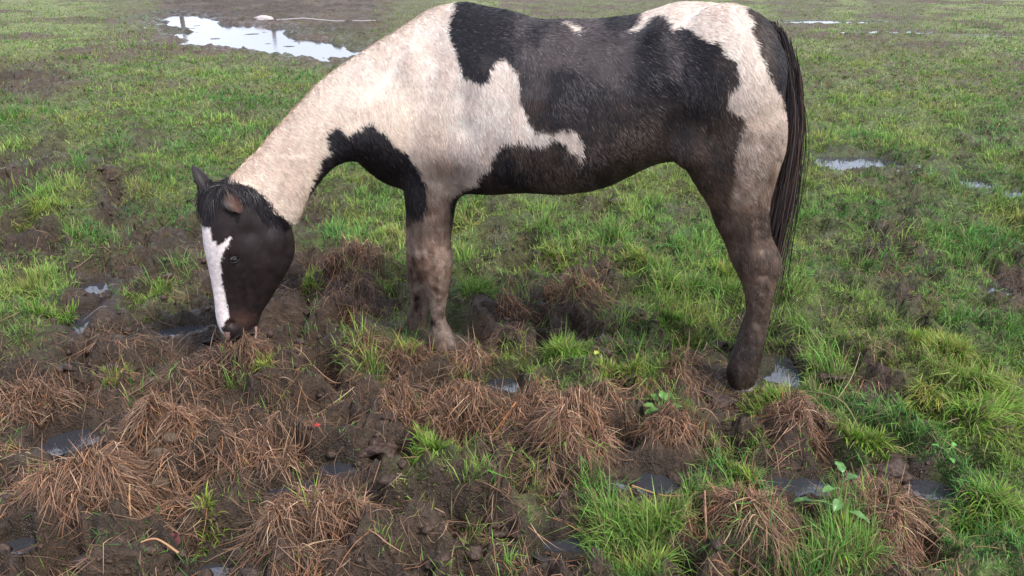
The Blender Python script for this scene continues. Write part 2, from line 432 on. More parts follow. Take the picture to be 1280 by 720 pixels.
gcol = gcol * (1 - .35 * gwet[..., None])
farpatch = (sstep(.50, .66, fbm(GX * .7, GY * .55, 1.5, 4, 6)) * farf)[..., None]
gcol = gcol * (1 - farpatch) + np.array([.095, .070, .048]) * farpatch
nr, nc = GX.shape
idx = np.arange(nr * nc).reshape(nr, nc)
gq = np.stack([idx[:-1, :-1], idx[:-1, 1:], idx[1:, 1:], idx[1:, :-1]], -1).reshape(-1, 4)
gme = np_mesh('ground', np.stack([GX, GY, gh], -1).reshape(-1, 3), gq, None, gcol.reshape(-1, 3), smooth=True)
wa = gme.attributes.new('Wet', 'FLOAT', 'POINT')
wv = (1 - .75 * sstep(5, 11, GY) * (1 - gwet)) * np.clip(.70 * Mm + gwet * .9 + .25 * sstep(.1, -.06, gh) * Mm, 0, 1)
wa.data.foreach_set('value', wv.ravel().astype(np.float32))
link('ground', gme, M_GROUND, kind='structure', label='churned wet field of dark mud, trodden straw and short grass')

# ---- water sheets
def water_sheet(name, cx, cy, rx, ry, z, label):
    n = 40
    a = np.linspace(0, 2 * math.pi, n, endpoint=False)
    V = [(cx, cy, z)] + [(cx + rx * math.cos(t) * 1.45, cy + ry * math.sin(t) * 1.45, z) for t in a]
    T = [(0, i + 1, (i + 1) % n + 1) for i in range(n)]
    link(name, np_mesh(name, V, None, T), M_WATER, kind='structure', label=label)
for i, (p, w, z) in enumerate(zip(PUDDLES, PUD_W, PUD_Z)):
    water_sheet('puddle', *w, z - .0006 * (i % 5), 'small muddy puddle lying in a hollow of the field')
hull = [gnd(*q) + np.array([dx, dy]) for q, dx, dy in (((196, 28), -1, 0), ((204, 14), -1, 1.5), ((262, 13), 0, 1.5), ((345, 26), 0, 1.5), ((455, 46), 1, .6), ((448, 72), 1, -.4), ((408, 88), .3, -.5), ((262, 66), -.6, -.5))]
c = np.mean(hull, 0); pv = [(c[0], c[1], -.062)] + [(q[0], q[1], -.062) for q in hull]
link('pond', np_mesh('pond', pv, None, [(0, (i + 1) % len(hull) + 1, i + 1) for i in range(len(hull))]), M_WATER,
     kind='structure', label='wide pale pool of standing rainwater far behind the horse neck')
# ------------------------------------------------------------------ the horse
HA = np.array([-.96, .2815, 0.]); HA /= np.linalg.norm(HA)          # along the body, towards the head
HN = np.array([-HA[1], HA[0], 0.])                                   # out of the near (left) flank
if HN[1] > 0: HN = -HN
HO = np.array([-.232, 3.085, 0.])
ZUP = np.array([0, 0, 1.])

def on_plane(u, v, Q, L):
    d = ray(u, v)
    return CAMP + d * (np.dot(Q - CAMP, L) / np.dot(d, L))

def on_body(u, v, n=0.0):
    return on_plane(u, v, HO + HN * n, HN)

NR = 36
TH = np.linspace(0, 2 * math.pi, NR, endpoint=False)
def ring(c, A, B, ex=2.0, asym=0.0, flat=0.0):
    """c centre, A half axis, B lateral half axis; asym < 0 narrows the +A end"""
    ca, sa = np.cos(TH), np.sin(TH)
    e = 2.0 / ex
    x = np.sign(ca) * np.abs(ca) ** e; y = np.sign(sa) * np.abs(sa) ** e
    y = y * (1 + asym * x)
    return c + x[:, None] * A + y[:, None] * B

def loft(rings):
    k = len(rings)
    V = np.concatenate(rings); n = NR
    Q = []
    for i in range(k - 1):
        for j in range(n):
            Q.append((i * n + j, i * n + (j + 1) % n, (i + 1) * n + (j + 1) % n, (i + 1) * n + j))
    V = np.concatenate([V, [rings[0].mean(0)], [rings[-1].mean(0)]])
    T = [(k * n, (j + 1) % n, j) for j in range(n)] + [(k * n + 1, (k - 1) * n + j, (k - 1) * n + (j + 1) % n) for j in range(n)]
    return V, Q, T

def resample(keys, m):
    """keys: list of tuples; Catmull-Rom resampling, m steps between keys"""
    K = np.array(keys, float); out = []
    n = len(K)
    for i in range(n - 1):
        p0 = K[max(i - 1, 0)]; p1 = K[i]; p2 = K[i + 1]; p3 = K[min(i + 2, n - 1)]
        for s in range(m):
            t = s / m
            out.append(.5 * ((2 * p1) + (-p0 + p2) * t + (2 * p0 - 5 * p1 + 4 * p2 - p3) * t * t + (-p0 + 3 * p1 - 3 * p2 + p3) * t ** 3))
    out.append(K[-1]); return out

def ellipsoid(c, ax, ay, az, ns=20, nr=12):
    rings = []
    for i in range(1, nr):
        p = math.pi * i / nr
        rings.append(c + ax * math.cos(p) + math.sin(p) * (np.cos(TH)[:, None] * ay + np.sin(TH)[:, None] * az))
    return loft(rings)

SHR = 4.0      # pixels the coat adds to the outline
pieces = []
# trunk: (u, v top, v bottom, half width, exponent, asym)
trunk = [(446, 130, 200, .07, 2.0, 0), (462, 92, 214, .13, 2.0, -.1), (492, 44, 232, .18, 2.1, -.2), (530, 10, 240, .205, 2.1, -.3), (570, -2, 241, .225, 2.1, -.32),
         (610, 4, 240, .25, 2.15, -.22), (650, 14, 240, .275, 2.15, -.16), (700, 21, 240, .292, 2.15, -.12), (750, 19, 236, .29, 2.15, -.1),
         (790, 12, 224, .275, 2.1, -.06), (820, 5, 208, .262, 2.1, 0), (850, 0, 203, .258, 2.15, 0), (885, 0, 208, .255, 2.2, 0), (918, 8, 212, .24, 2.2, 0),
         (946, 21, 214, .205, 2.1, 0), (970, 42, 208, .15, 2.0, 0), (984, 68, 190, .09, 2.0, 0), (991, 96, 160, .04, 2.0, 0)]
rs = []
for u, t, b, w, ex, asy in resample(trunk, 3):
    T = on_body(u, t); B = on_body(u, b)
    rs.append(ring((T + B) / 2, (T - B) / 2, HN * w, ex, asy))
pieces.append(loft(rs))
# neck
NB = np.array([-.25, 3.09, 0.]); ND = unit(np.array([-.836, -.20, 0.])); NL = np.array([-ND[1], ND[0], 0.]); NL = NL if NL[1] < 0 else -NL
neck = [(585, 0, 500, 225, .15, 2), (545, 6, 470, 218, .15, 2), (505, 27, 447, 205, .135, 2), (465, 50, 424, 207, .118, 2), (425, 76, 405, 222, .10, 2), (390, 107, 393, 236, .09, 2),
        (355, 144, 384, 252, .08, 2), (322, 183, 376, 270, .075, 2), (297, 210, 366, 282, .073, 2), (280, 226, 350, 292, .07, 2)]
rs = []
for u1, v1, u2, v2, w, ex in resample(neck, 3):
    T = on_plane(u1, v1, NB, NL); B = on_plane(u2, v2, NB, NL)
    T = T + 0 * T
    rs.append(ring((T + B) / 2, (T - B) / 2, NL * w, 2.1, -.35))
pieces.append(loft(rs))
# head
HC = np.array([-1.06, 2.86, 0.])
pv = unit(np.array([-.94, -.34, 0.])); PL = np.array([-pv[1], pv[0], 0.]); PL = PL if PL[1] < 0 else -PL
HF = unit(np.array([-.80, -.60, 0.])); HL = np.array([-HF[1], HF[0], 0.]); HL = HL if HL[1] < 0 else -HL
ca_ = float(np.dot(HF, pv)); sa_ = float(np.dot(HF, PL))
head = [(268, 228, 318, 232, .052, 2.2, 0), (254, 245, 340, 252, .078, 2.3, -.05), (251, 265, 360, 276, .088, 2.3, -.1), (252, 287, 368, 296, .092, 2.3, -.12),
        (254, 306, 369, 314, .096, 2.3, -.2), (258, 325, 364, 330, .092, 2.3, -.3), (262, 345, 353, 350, .078, 2.2, -.35), (266, 368, 341, 371, .063, 2.2, -.32), (268, 388, 329, 390, .055, 2.2, -.2),
        (271, 402, 324, 403, .056, 2.3, 0), (276, 414, 322, 413, .054, 2.3, .05), (285, 424, 318, 421, .044, 2.2, .05), (295, 431, 312, 428, .028, 2, 0)]
rs = []
for u1, v1, u2, v2, w, ex, asy in resample(head, 3):
    T = on_plane(u1, v1, HC, PL); B = on_plane(u2, v2, HC, PL)
    h = np.linalg.norm((T - B)[:2]) / 2
    d = math.sqrt(max(h * h - (w * abs(sa_)) ** 2, (h * .8) ** 2)) / ca_
    A = HF * d + ZUP * (T - B)[2] / 2
    rs.append(ring((T + B) / 2, A, HL * w, ex, asy))
pieces.append(loft(rs))

def hq(u, v, n=0.0):       # the same, but exactly where the plan sees it
    return on_plane(u, v, HC + HL * n, PL)
def hp(u, v, n=0.0):       # a point of the head, n metres towards its near cheek
    return on_plane(u, v, HC, PL) + HL * n
# brow over the near eye and over the far eye, cheek, nostril rim
pieces.append(ellipsoid(hq(294, 316, .080), HL * .022, HF * .036, ZUP * .024))
pieces.append(ellipsoid(hp(279, 316, -.070), HL * .022, HF * .036, ZUP * .024))
pieces.append(ellipsoid(hp(336, 298, .040), HL * .045, HF * .062, ZUP * .085))
pieces.append(ellipsoid(hp(292, 404, .038), HL * .022, HF * .026, ZUP * .03))
pieces.append(ellipsoid(hp(284, 404, -.036), HL * .022, HF * .026, ZUP * .03))
pieces.append(ellipsoid(hp(313, 420, .0), HL * .032, HF * .028, ZUP * .024))      # chin

def leg(keys, n, shift=np.zeros(3), scale=1.0, asy=0.0):
    rs = []
    for u1, v1, u2, v2, w in resample(keys, 3):
        a = on_body(u1, v1, n); b = on_body(u2, v2, n)
        c = (a + b) / 2; c = c + shift
        rs.append(ring(c, (a - b) / 2 * scale, HN * w * scale, 2.1, asy))
    return loft(rs)
near_fore = [(520, 160, 575, 160, .03), (502, 190, 588, 190, .07), (498, 208, 588, 208, .082), (503, 232, 580, 232, .082), (508, 256, 572, 256, .077), (512, 282, 566, 282, .070), (514, 305, 565, 305, .064), (518, 328, 566, 328, .064), (526, 350, 563, 350, .052),
             (533, 372, 560, 372, .040), (536, 394, 559, 394, .041), (536, 410, 563, 410, .052), (535, 424, 568, 424, .060), (537, 440, 572, 440, .060)]
far_fore = [(500, 220, 575, 220, .075), (506, 262, 560, 262, .068), (508, 292, 548, 292, .058), (508, 322, 544, 322, .055), (510, 348, 542, 348, .050), (512, 370, 539, 370, .042),
            (508, 392, 537, 392, .045), (505, 406, 534, 406, .050), (504, 418, 533, 418, .052), (505, 432, 532, 432, .05)]
near_hind = [(872, 95, 960, 95, .05), (850, 120, 978, 120, .10), (838, 150, 986, 150, .135), (839, 180, 984, 180, .135), (850, 205, 979, 205, .12), (864, 225, 973, 230, .105), (880, 252, 966, 254, .09), (891, 278, 965, 278, .075), (901, 300, 968, 299, .060), (909, 319, 976, 318, .055), (918, 339, 978, 338, .050),
             (928, 360, 971, 358, .044), (931, 380, 967, 378, .040), (929, 402, 961, 401, .040), (921, 424, 957, 426, .046), (913, 445, 952, 448, .055), (908, 462, 948, 466, .061), (907, 476, 944, 480, .060), (911, 490, 940, 492, .05)]
NF, NH = .115, .115
pieces.append(leg(near_fore, NF))
pieces.append(leg(far_fore, -.03))
pieces.append(leg(near_hind, NH))
pieces.append(leg(near_hind, NH, shift=-HN * .235 - HA * .022, scale=.92))
# muscle masses
def bp(u, v, n): return on_body(u, v, n)
pieces.append(ellipsoid(bp(515, 130, .13), HA * .14, ZUP * .24, HN * .085))        # shoulder
pieces.append(ellipsoid(bp(515, 130, -.13), HA * .14, ZUP * .24, HN * .085))
pieces.append(ellipsoid(bp(545, 195, .15), HA * .12, ZUP * .12, HN * .075))        # upper arm
pieces.append(ellipsoid(bp(545, 195, -.13), HA * .12, ZUP * .12, HN * .075))
pieces.append(ellipsoid(bp(470, 178, .07), HA * .085, ZUP * .09, HN * .075))       # breast
pieces.append(ellipsoid(bp(470, 178, -.07), HA * .085, ZUP * .09, HN * .075))
pieces.append(ellipsoid(bp(900, 105, .13), HA * .22, ZUP * .26, HN * .145))        # haunch
pieces.append(ellipsoid(bp(900, 105, -.13), HA * .22, ZUP * .26, HN * .145))
pieces.append(ellipsoid(bp(866, 175, .17), HA * .10, ZUP * .11, HN * .09))         # stifle
pieces.append(ellipsoid(bp(820, 38, .13), HA * .06, ZUP * .035, HN * .09))          # point of hip

# ears: thick cupped shells
def ear(base, tip, wide, open_dir, depth):
    base = np.asarray(base); tip = np.asarray(tip)
    ax = tip - base; L = np.linalg.norm(ax); ax = ax / L
    o = unit(open_dir - ax * np.dot(open_dir, ax)); s = np.cross(ax, o)
    rs = []
    for t in np.linspace(0, 1, 14):
        r = wide * (math.sin(math.pi * min(1, (t * .80 + .22))) ** .75) * (1 if t < .97 else .5) + .002
        c = base + ax * L * t - o * depth * math.sin(t * math.pi) * .35
        inner = sstep(.10, .3, t) * (1 - sstep(.88, 1, t))
        pts = []
        for th in TH:
            x, y = math.cos(th), math.sin(th)       # x towards opening
            rr = r
            k = x * r * .75
            if x > 0:
                k = x * r * .75 * (1 - inner) - inner * (r * .35) * (1 - abs(y) ** 2.5) + inner * .25 * r * abs(y)
            pts.append(c + o * k + s * y * rr)
        rs.append(np.array(pts))
    return loft(rs)
EAR_BASE = hq(276, 236, .060); EAR_TIP = hq(305, 268, .135)
FAR_BASE = hq(261, 246, -.045); FAR_TIP = hq(237, 203, -.095)
ear_dir = unit(-np.array([EAR_BASE[0], EAR_BASE[1], -.75]) + np.array([0, 0, .55]))
pieces.append(ear(EAR_BASE, EAR_TIP, .035, ear_dir, .02))
pieces.append(ear(FAR_BASE, FAR_TIP, .034, unit(HF * .5 - HL * .9), .02))

off = 0; AV = []; AF = []
for V, Q, T in pieces:
    AV.append(V); AF += [tuple(i + off for i in q) for q in Q] + [tuple(i + off for i in t) for t in T]; off += len(V)
raw = bpy.data.meshes.new('raw'); raw.from_pydata(np.concatenate(AV).tolist(), [], AF)
rawo = bpy.data.objects.new('raw', raw); COL.objects.link(rawo)
md = rawo.modifiers.new('r', 'REMESH'); md.mode = 'VOXEL'; md.voxel_size = .0074; md.use_smooth_shade = True
dg = bpy.context.evaluated_depsgraph_get()
em = rawo.evaluated_get(dg).to_mesh()
BV = np.empty(len(em.vertices) * 3); em.vertices.foreach_get('co', BV); BV = BV.reshape(-1, 3)
BQ = np.array([list(p.vertices) + [-1] * (4 - len(p.vertices)) for p in em.polygons])
ED = np.empty(len(em.edges) * 2, np.int64); em.edges.foreach_get('vertices', ED); ED = ED.reshape(-1, 2)
rawo.evaluated_get(dg).to_mesh_clear()
bpy.data.objects.remove(rawo); bpy.data.meshes.remove(raw)

deg = np.bincount(ED.ravel(), minlength=len(BV))[:, None]
def lap(V):
    S = np.zeros_like(V)
    for k in range(V.shape[1]):
        S[:, k] = np.bincount(ED[:, 0], V[ED[:, 1], k], len(V)) + np.bincount(ED[:, 1], V[ED[:, 0], k], len(V))
    return S / np.maximum(deg, 1)
bu, bv = proj(BV)
is_head = ((bu < 385) & (bv > 195) & (np.linalg.norm(BV[:, :2] - HC[:2], axis=1) < .35))
ear_w = np.exp(-np.minimum(np.linalg.norm(BV - (EAR_BASE * .3 + EAR_TIP * .7), axis=1), np.linalg.norm(BV - (FAR_BASE * .4 + FAR_TIP * .6), axis=1)) ** 2 / .05 ** 2)
zz = BV[:, 2]
sw = np.where(is_head, .55, 1.0) * (1 - .9 * ear_w)
n_it = 30
for it in range(n_it):
    amt = .5 * sw
    amt = amt * np.where((~is_head) | (it < 4), 1, 0)
    amt = amt * np.clip(1 - (1 - sstep(.25, .75, zz)) * (it / 20.), 0, 1)
    BV = BV + (lap(BV) - BV) * amt[:, None]

def vnormals(V):
    tri = BQ[:, :3]
    fn = np.cross(V[tri[:, 1]] - V[tri[:, 0]], V[tri[:, 2]] - V[tri[:, 0]])
    N = np.zeros_like(V)
    for c in range(4):
        ok = BQ[:, c] >= 0
        for k in range(3):
            N[:, k] += np.bincount(BQ[ok, c], fn[ok, k], len(V))
    return unit(N)
BNrm = vnormals(BV)
if np.sum(BNrm * (BV - BV.mean(0))) < 0: BNrm = -BNrm
ACH = [(952, 262), (955, 275), (957, 288), (958, 300), (959, 312)]
# soft muscle relief and skin folds
lx = (BV - HO) @ HA; lz = BV[:, 2]
rel = (fbm(lx, lz, 5, 2, 1) - .5) * .022 * (~is_head)
rel += (np.sin(lx * 46 + lz * 4) * .0016) * np.exp(-((lx + .30) / .22) ** 2 - ((lz - .95) / .18) ** 2)
ln0 = (BV - HO) @ HN
rel += sstep(.62, .40, lz) * (~is_head) * ((fbm(lx * 2.2 + ln0 * 1.1, lz * .55 + ln0 * 1.7, 24, 3, 2) - .5) * .009 + (fbm(lx * 3 + ln0 * 2, lz * 2.2 + ln0, 30, 2, 5) - .5) * .006)
def dent(P, r, a):
    return -a * np.exp(-np.sum((BV - P) ** 2, 1) / r ** 2)
def closest(P): return BV[np.argmin(np.sum((BV - P) ** 2, 1))]
EYE = closest(hq(293, 324, .098)); NOS = closest(hq(290, 406, .07)); NOSF = closest(hp(278, 406, -.06))
for q in ACH: rel += dent(closest(on_body(q[0] - 6, q[1], NH + .06)), .018, .008)
for a_ in [(945, 345), (947, 365), (945, 385), (940, 405)]: rel += dent(closest(on_body(a_[0] + 8, a_[1], NH + .05)), .013, .006)
for a_ in [(547, 355), (549, 370), (550, 385), (549, 400)]: rel += dent(closest(on_body(a_[0], a_[1], NF + .05)), .011, .005)
for a_ in [(536, 318), (534, 332)]: rel -= dent(closest(on_body(a_[0] - 8, a_[1], NF + .04)), .024, .008)
for a_ in [(497, 150), (505, 120), (515, 90), (527, 60)]: rel += dent(closest(on_body(a_[0] - 35, a_[1], .2)), .05, .010)
for a_ in [(560, 80), (572, 120), (580, 160)]: rel += dent(closest(on_body(a_[0], a_[1], .25)), .05, .009)
for a_ in [(838, 120), (842, 150), (838, 178)]: rel += dent(closest(on_body(a_[0], a_[1], .25)), .05, .014)
rel -= dent(closest(on_body(812, 50, .25)), .05, .014)
rel += dent(EYE, .020, .009) + dent(NOS, .013, .016) + dent(NOSF, .012, .014)
rel += dent(closest(hp(300, 283, .1)), .028, .008)           # hollow above the eye
# lower edge of the cheek bone and mouth line
for t in np.linspace(0, 1, 12):
    rel += dent(closest(hp(292 + 26 * t, 421 - 16 * t, .06)), .007, .004)
    rel += dent(closest(hp(306 + 10 * t, 352 + 40 * t, .08)), .010, .0030)
    rel -= dent(closest(hp(296 + 8 * t, 336 + 45 * t, .08)), .008, .0030)
    rel += dent(closest(hp(322 + 14 * t, 300 + 50 * t, .08)), .012, .0020)
BV = BV + BNrm * (rel - np.where(is_head, .002, .003 + .005 * sstep(.30, .80, lz)))[:, None]
for it in range(2):
    BV = BV + (lap(BV) - BV) * .4 * (1 - ear_w)[:, None]
BNrm2 = vnormals(BV); BNrm = BNrm2 if np.sum(BNrm2 * BNrm) > 0 else -BNrm2

# ---- coat pattern, laid out on the near flank in plan coordinates, mirrored to the far side
def inpoly(u, v, poly):
    inside = np.zeros(np.shape(u), bool); n = len(poly)
    for i in range(n):
        ax, ay = poly[i]; bx, by = poly[(i + 1) % n]
        if ay == by: by += 1e-6
        inside ^= ((ay > v) != (by > v)) & (u < (bx - ax) * (v - ay) / (by - ay) + ax)
    return inside
P_BACK = [(565, -60), (563, 25), (560, 42), (567, 70), (577, 92), (595, 107), (605, 100), (617, 80), (630, 75), (645, 90), (650, 100), (648, 125), (658, 145), (670, 160), (690, 166),
          (690, 172), (675, 180), (622, 177), (615, 192), (610, 212), (590, 230), (562, 246), (562, 300), (800, 300), (850, 600), (1100, 600), (1100, -60)]
P_CHEST = [(421, 155), (430, 165), (440, 163), (451, 153), (466, 153), (483, 166), (496, 183), (515, 200), (524, 210), (531, 226), (531, 269), (512, 280), (480, 290), (440, 240), (415, 262), (386, 262),
           (384, 245), (397, 205), (410, 190), (404, 178), (412, 160)]
P_RUMP = [(784, 44), (796, 25), (802, 5), (820, -60), (925, -60), (931, 16), (943, 46), (955, 82), (970, 110), (982, 137), (989, 162), (992, 200), (992, 260), (905, 262), (914, 225), (918, 195), (924, 171), (930, 153),
          (924, 144), (909, 128), (912, 113), (924, 99), (921, 76), (906, 70), (894, 52), (876, 46), (851, 33), (833, 37), (836, 24), (820, 18), (808, 26), (797, 38)]
P_SLIV = [(688, 168), (700, 163), (712, 162), (722, 164), (727, 180), (726, 203), (718, 192), (704, 180)]
P_STRK = [(698, 26), (710, 29), (722, 33), (722, 42), (712, 36)]
P_HEAD = [(240, 195), (283, 213), (287, 222), (285, 228), (300, 230), (313, 233), (327, 243), (333, 253), (338, 265), (347, 268), (357, 275), (367, 285), (374, 297), (400, 330), (340, 450), (220, 450), (200, 180)]
P_BLAZE = [(240, 292), (252, 283), (262, 285), (266, 300), (272, 307), (279, 303), (287, 295), (290, 298), (281, 310), (276, 327), (277, 347), (283, 377), (286, 397), (279, 404), (277, 410), (282, 428), (240, 440)]
C_BLACK = np.array([.0095, .008, .0105]); C_WHITE = np.array([.79, .655, .56]); C_MUD = np.array([.175, .112, .080])
def coat_color(P, jit=0.0, seed=0):
    """linear albedo for points P on the body"""
    s = (P - HO) @ HN
    hd = (np.linalg.norm(P[:, :2] - HC[:2], axis=1) < .34) & (P[:, 2] < .86)
    nck = ((P - HO) @ HA > .30)
    Pm = P - np.where((s < 0) & ~nck, 2 * s, 0)[:, None] * HN
    u, v = proj(Pm)
    n = len(P)
    if jit > 0:
        r = np.random.default_rng(seed)
        u = u + r.normal(0, jit, n); v = v + r.normal(0, jit, n)
    wobx = (fbm(u, v, .07, 2, 1) - .5) * 9; woby = (fbm(u, v, .07, 2, 3) - .5) * 9
    uu = u + wobx * (~hd); vv = v + woby * (~hd)
    blk = (inpoly(uu, vv, P_BACK) & ~inpoly(uu, vv, P_RUMP) & ~inpoly(uu, vv, P_SLIV) & ~inpoly(uu, vv, P_STRK)) | inpoly(uu, vv, P_CHEST)
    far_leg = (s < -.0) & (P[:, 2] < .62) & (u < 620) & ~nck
    c = np.where(blk[:, None], C_BLACK, C_WHITE)
    # warm tint of the lower neck and wet stains in the white
    warm = (sstep(70, 190, v) * (u < 560) * .5)[:, None]
    c = np.where(blk[:, None], c, c * (1 - warm * np.array([.0, .10, .22])))
    st = (sstep(.52, .78, fbm(u, v, .035, 4, 4)) * .26)[:, None] * (~blk)[:, None]
    c = c * (1 - st) + np.array([.42, .29, .22]) * st
    # mud: a layer of dried and wet dirt that thickens down the legs and along the belly
    m = np.zeros(n)
    fo = (u < 625)
    m = np.maximum(m, fo * sstep(205, 262, v + (fbm(u, v, .05, 3, 2) - .5) * 50) * np.where(blk, sstep(262, 285, v), 1.0) * (u > 480) * (P[:, 2] < .95))
    m = np.maximum(m, .92 * np.exp(-((u - 560) / 44) ** 2 - ((v - 208) / 22) ** 2) * (~blk))
    hi = (u > 780)
    hv = v + (fbm(u, v, .03, 3, 5) - .5) * 60
    m = np.maximum(m, hi * sstep(75, 190, hv) * np.where(blk, .35, .62 + .5 * fbm(u, v, .35, 2, 4)))
    m = np.maximum(m, hi * sstep(200, 250, hv + (u - 880) * .5) * .97)
    bl = np.exp(-((u - 790) / 70) ** 2 - ((v - 185) / 50) ** 2)
    m = np.maximum(m, bl * .55)
    m = np.maximum(m, .30 * sstep(.42, .62, fbm(u, v, .028, 4, 6)) * blk * (u > 600) * sstep(35, 80, v) * (u < 850))
    m = np.maximum(m, .5 * np.exp(-((u - 745) / 45) ** 2 - ((v - 75) / 30) ** 2) * sstep(.35, .6, fbm(u, v, .06, 3, 2)))
    m = np.maximum(m, (.04 + .52 * sstep(.40, .62, fbm(u, v, .018, 4, 3)) * (u > 640)) * blk)
    m = np.maximum(m, .60 * blk * sstep(700, 800, u) * sstep(130, 200, v) * sstep(.3, .55, fbm(u, v, .03, 3, 2)))
    m = m * (.72 + .45 * fbm(u, v, .09, 3, 0))
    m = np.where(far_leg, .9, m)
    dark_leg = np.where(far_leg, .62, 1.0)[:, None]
    tone = (-.05 + .75 * fbm(u, v, .05, 3, 7) + 1.35 * fbm(u * 3.2, v * .7, .09, 3, 1))[:, None]
    mudc = C_MUD * tone * np.where(blk, .50, 1.0)[:, None]
    mudc = np.where((blk & (v < 120) & (u < 880))[:, None], np.array([.130, .104, .098]) * tone, mudc)
    # caked, darker and wetter dirt low on the legs
    low = sstep(.42, .12, P[:, 2])[:, None]
    mudc = mudc * (1 - .56 * low) * (.45 + 1.15 * fbm(u * 2.5, v, .22, 3, 6))[:, None] ** np.where(P[:, 2] < .6, 1, 0)[:, None]
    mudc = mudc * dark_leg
    rumpy = (sstep(885, 915, u) * sstep(235, 150, hv) * (~blk))[:, None]
    mudc = mudc * (1 - rumpy) + np.array([.27, .185, .138]) * tone * rumpy
    c = c * (1 - m[:, None]) + mudc * m[:, None]
    # head
    face = inpoly(u, v, P_HEAD) | (hd & (v > 300))
    bz = inpoly(u + (fbm(u, v, .2, 2, 0) - .5) * 4, v, P_BLAZE)
    hc = np.where(bz[:, None], np.array([.70, .62, .60]), np.array([.014, .009, .009]) * (.5 + 1.1 * fbm(u, v, .16, 3, 3))[:, None])
    mz = (np.exp(-((u - 301) / 16) ** 2 - ((v - 398) / 9) ** 2) * .9)[:, None]
    hc = np.where(bz[:, None], hc, hc * (1 - mz) + np.array([.055, .026, .018]) * mz)
    lips = ((np.abs(u - 325) < 6) & (v > 408)) | ((u < 287) & (v > 416))
    hc = np.where(lips[:, None], np.array([.52, .33, .29]), hc)
    c = np.where((hd & face)[:, None], hc, c)
    return c

horse = bpy.data.objects.new('horse', None); COL.objects.link(horse)
horse.location = (HO[0], HO[1], 0)
horse['label'] = 'black and cream piebald horse grazing head down with mud caked legs'
horse['category'] = 'horse'
OFFS = np.array([HO[0], HO[1], 0.])
bc = coat_color(BV)
de = np.minimum(np.linalg.norm(BV - NOS, axis=1), np.linalg.norm(BV - NOSF, axis=1))
bc = bc * (1 - .85 * np.exp(-(de / .010) ** 2))[:, None]
# inside of the ear
def ear_in(P, N):
    u, v = proj(P); a = math.atan2(36, 32); du, dv = u - 292, v - 253
    x = du * math.cos(a) + dv * math.sin(a); y = -du * math.sin(a) + dv * math.cos(a)
    near_ = np.linalg.norm(P - (EAR_BASE * .5 + EAR_TIP * .5), axis=1) < .09
    return np.where(near_ & (N @ ear_dir > -.1), sstep(1.05, .75, np.sqrt((x / 16) ** 2 + (y / 8.0) ** 2)), 0)
ein = ear_in(BV, BNrm)
bc = bc * (1 - ein[:, None]) + np.array([.065, .030, .020]) * ein[:, None]
quads = BQ[BQ[:, 3] >= 0]; tris = BQ[BQ[:, 3] < 0][:, :3]
body = link('body', np_mesh('body', BV - OFFS, quads, tris, bc, smooth=True), M_SKIN, horse)

# ---- eye
def uv_ball(c, r, flat=1.0, axis=None):
    V, Q, T = ellipsoid(np.zeros(3), np.array([r, 0, 0]), np.array([0, r, 0]), np.array([0, 0, r]))
    return V + c, Q, T
M_EYE, en, el, ep = mat_new('eye_gloss')
ep.inputs['Base Color'].default_value = (.008, .006, .006, 1); ep.inputs['Roughness'].default_value = .04; ep.inputs['Specular IOR Level'].default_value = .8
for P0, nn in ((EYE, HL), (closest(hp(280, 320, -.10)), -HL)):
    V, Q, T = uv_ball(P0 - nn * .0125 - OFFS, .0175)
    e = link('eye', np_mesh('eye', V, Q, T, smooth=True), M_EYE, horse)
# eyelids: two soft rolls
def tube(path, rad, name, mat, parent, col):
    path = np.asarray(path); K = len(path)
    tg = unit(np.gradient(path, axis=0)); up = np.array([0.3, .2, .93])
    a = unit(np.cross(tg, up)); b = np.cross(tg, a)
    m = 8; rs = []
    for i in range(K):
        th = np.linspace(0, 2 * math.pi, m, endpoint=False)
        rs.append(path[i] + (np.cos(th)[:, None] * a[i] + np.sin(th)[:, None] * b[i]) * rad[i])
    V = np.concatenate(rs)
    Q = [(i * m + j, i * m + (j + 1) % m, (i + 1) * m + (j + 1) % m, (i + 1) * m + j) for i in range(K - 1) for j in range(m)]
    return link(name, np_mesh(name, V, Q, None, np.tile(col, (len(V), 1)), smooth=True), mat, parent)
for sg, up_ in ((1, .008), (-1, -.006)):
    tt = np.linspace(-1, 1, 11)
    pth = [EYE + HL * (.0035 - .005 * t * t) + HF * (.020 * t) + ZUP * (up_ * (1 - t * t) * 1.35 - .004 * t) - OFFS for t in tt]
    tube(pth, .0030 * (1 - .6 * np.abs(tt)), 'eyelid', M_SKIN, horse, [.008, .006, .006])

# ---- coat: short hairs rooted all over the skin
fa = quads; P4 = BV[fa]
ar = .5 * np.linalg.norm(np.cross(P4[:, 1] - P4[:, 0], P4[:, 2] - P4[:, 0]), axis=1) + .5 * np.linalg.norm(np.cross(P4[:, 2] - P4[:, 0], P4[:, 3] - P4[:, 0]), axis=1)
ctr = P4.mean(1); cn = unit(BNrm[fa].sum(1))
vis = np.sum(cn * unit(CAMP - ctr), 1)
dens = ar * np.where(vis > -.25, 1.0, .28)
NHAIR = 400000
fi = RNG.choice(len(fa), NHAIR, p=dens / dens.sum())
a, b = RNG.random(NHAIR)[:, None], RNG.random(NHAIR)[:, None]
q = P4[fi]; root = (q[:, 0] * (1 - a) + q[:, 1] * a) * (1 - b) + (q[:, 3] * (1 - a) + q[:, 2] * a) * b
qn = BNrm[fa[fi]]; nrm = unit((qn[:, 0] * (1 - a) + qn[:, 1] * a) * (1 - b) + (qn[:, 3] * (1 - a) + qn[:, 2] * a) * b)
ru, rv = proj(root); rz = root[:, 2]
rh = (np.linalg.norm(root[:, :2] - HC[:2], axis=1) < .34) & (rz < .86) & (inpoly(ru, rv, P_HEAD) | (rv > 300))
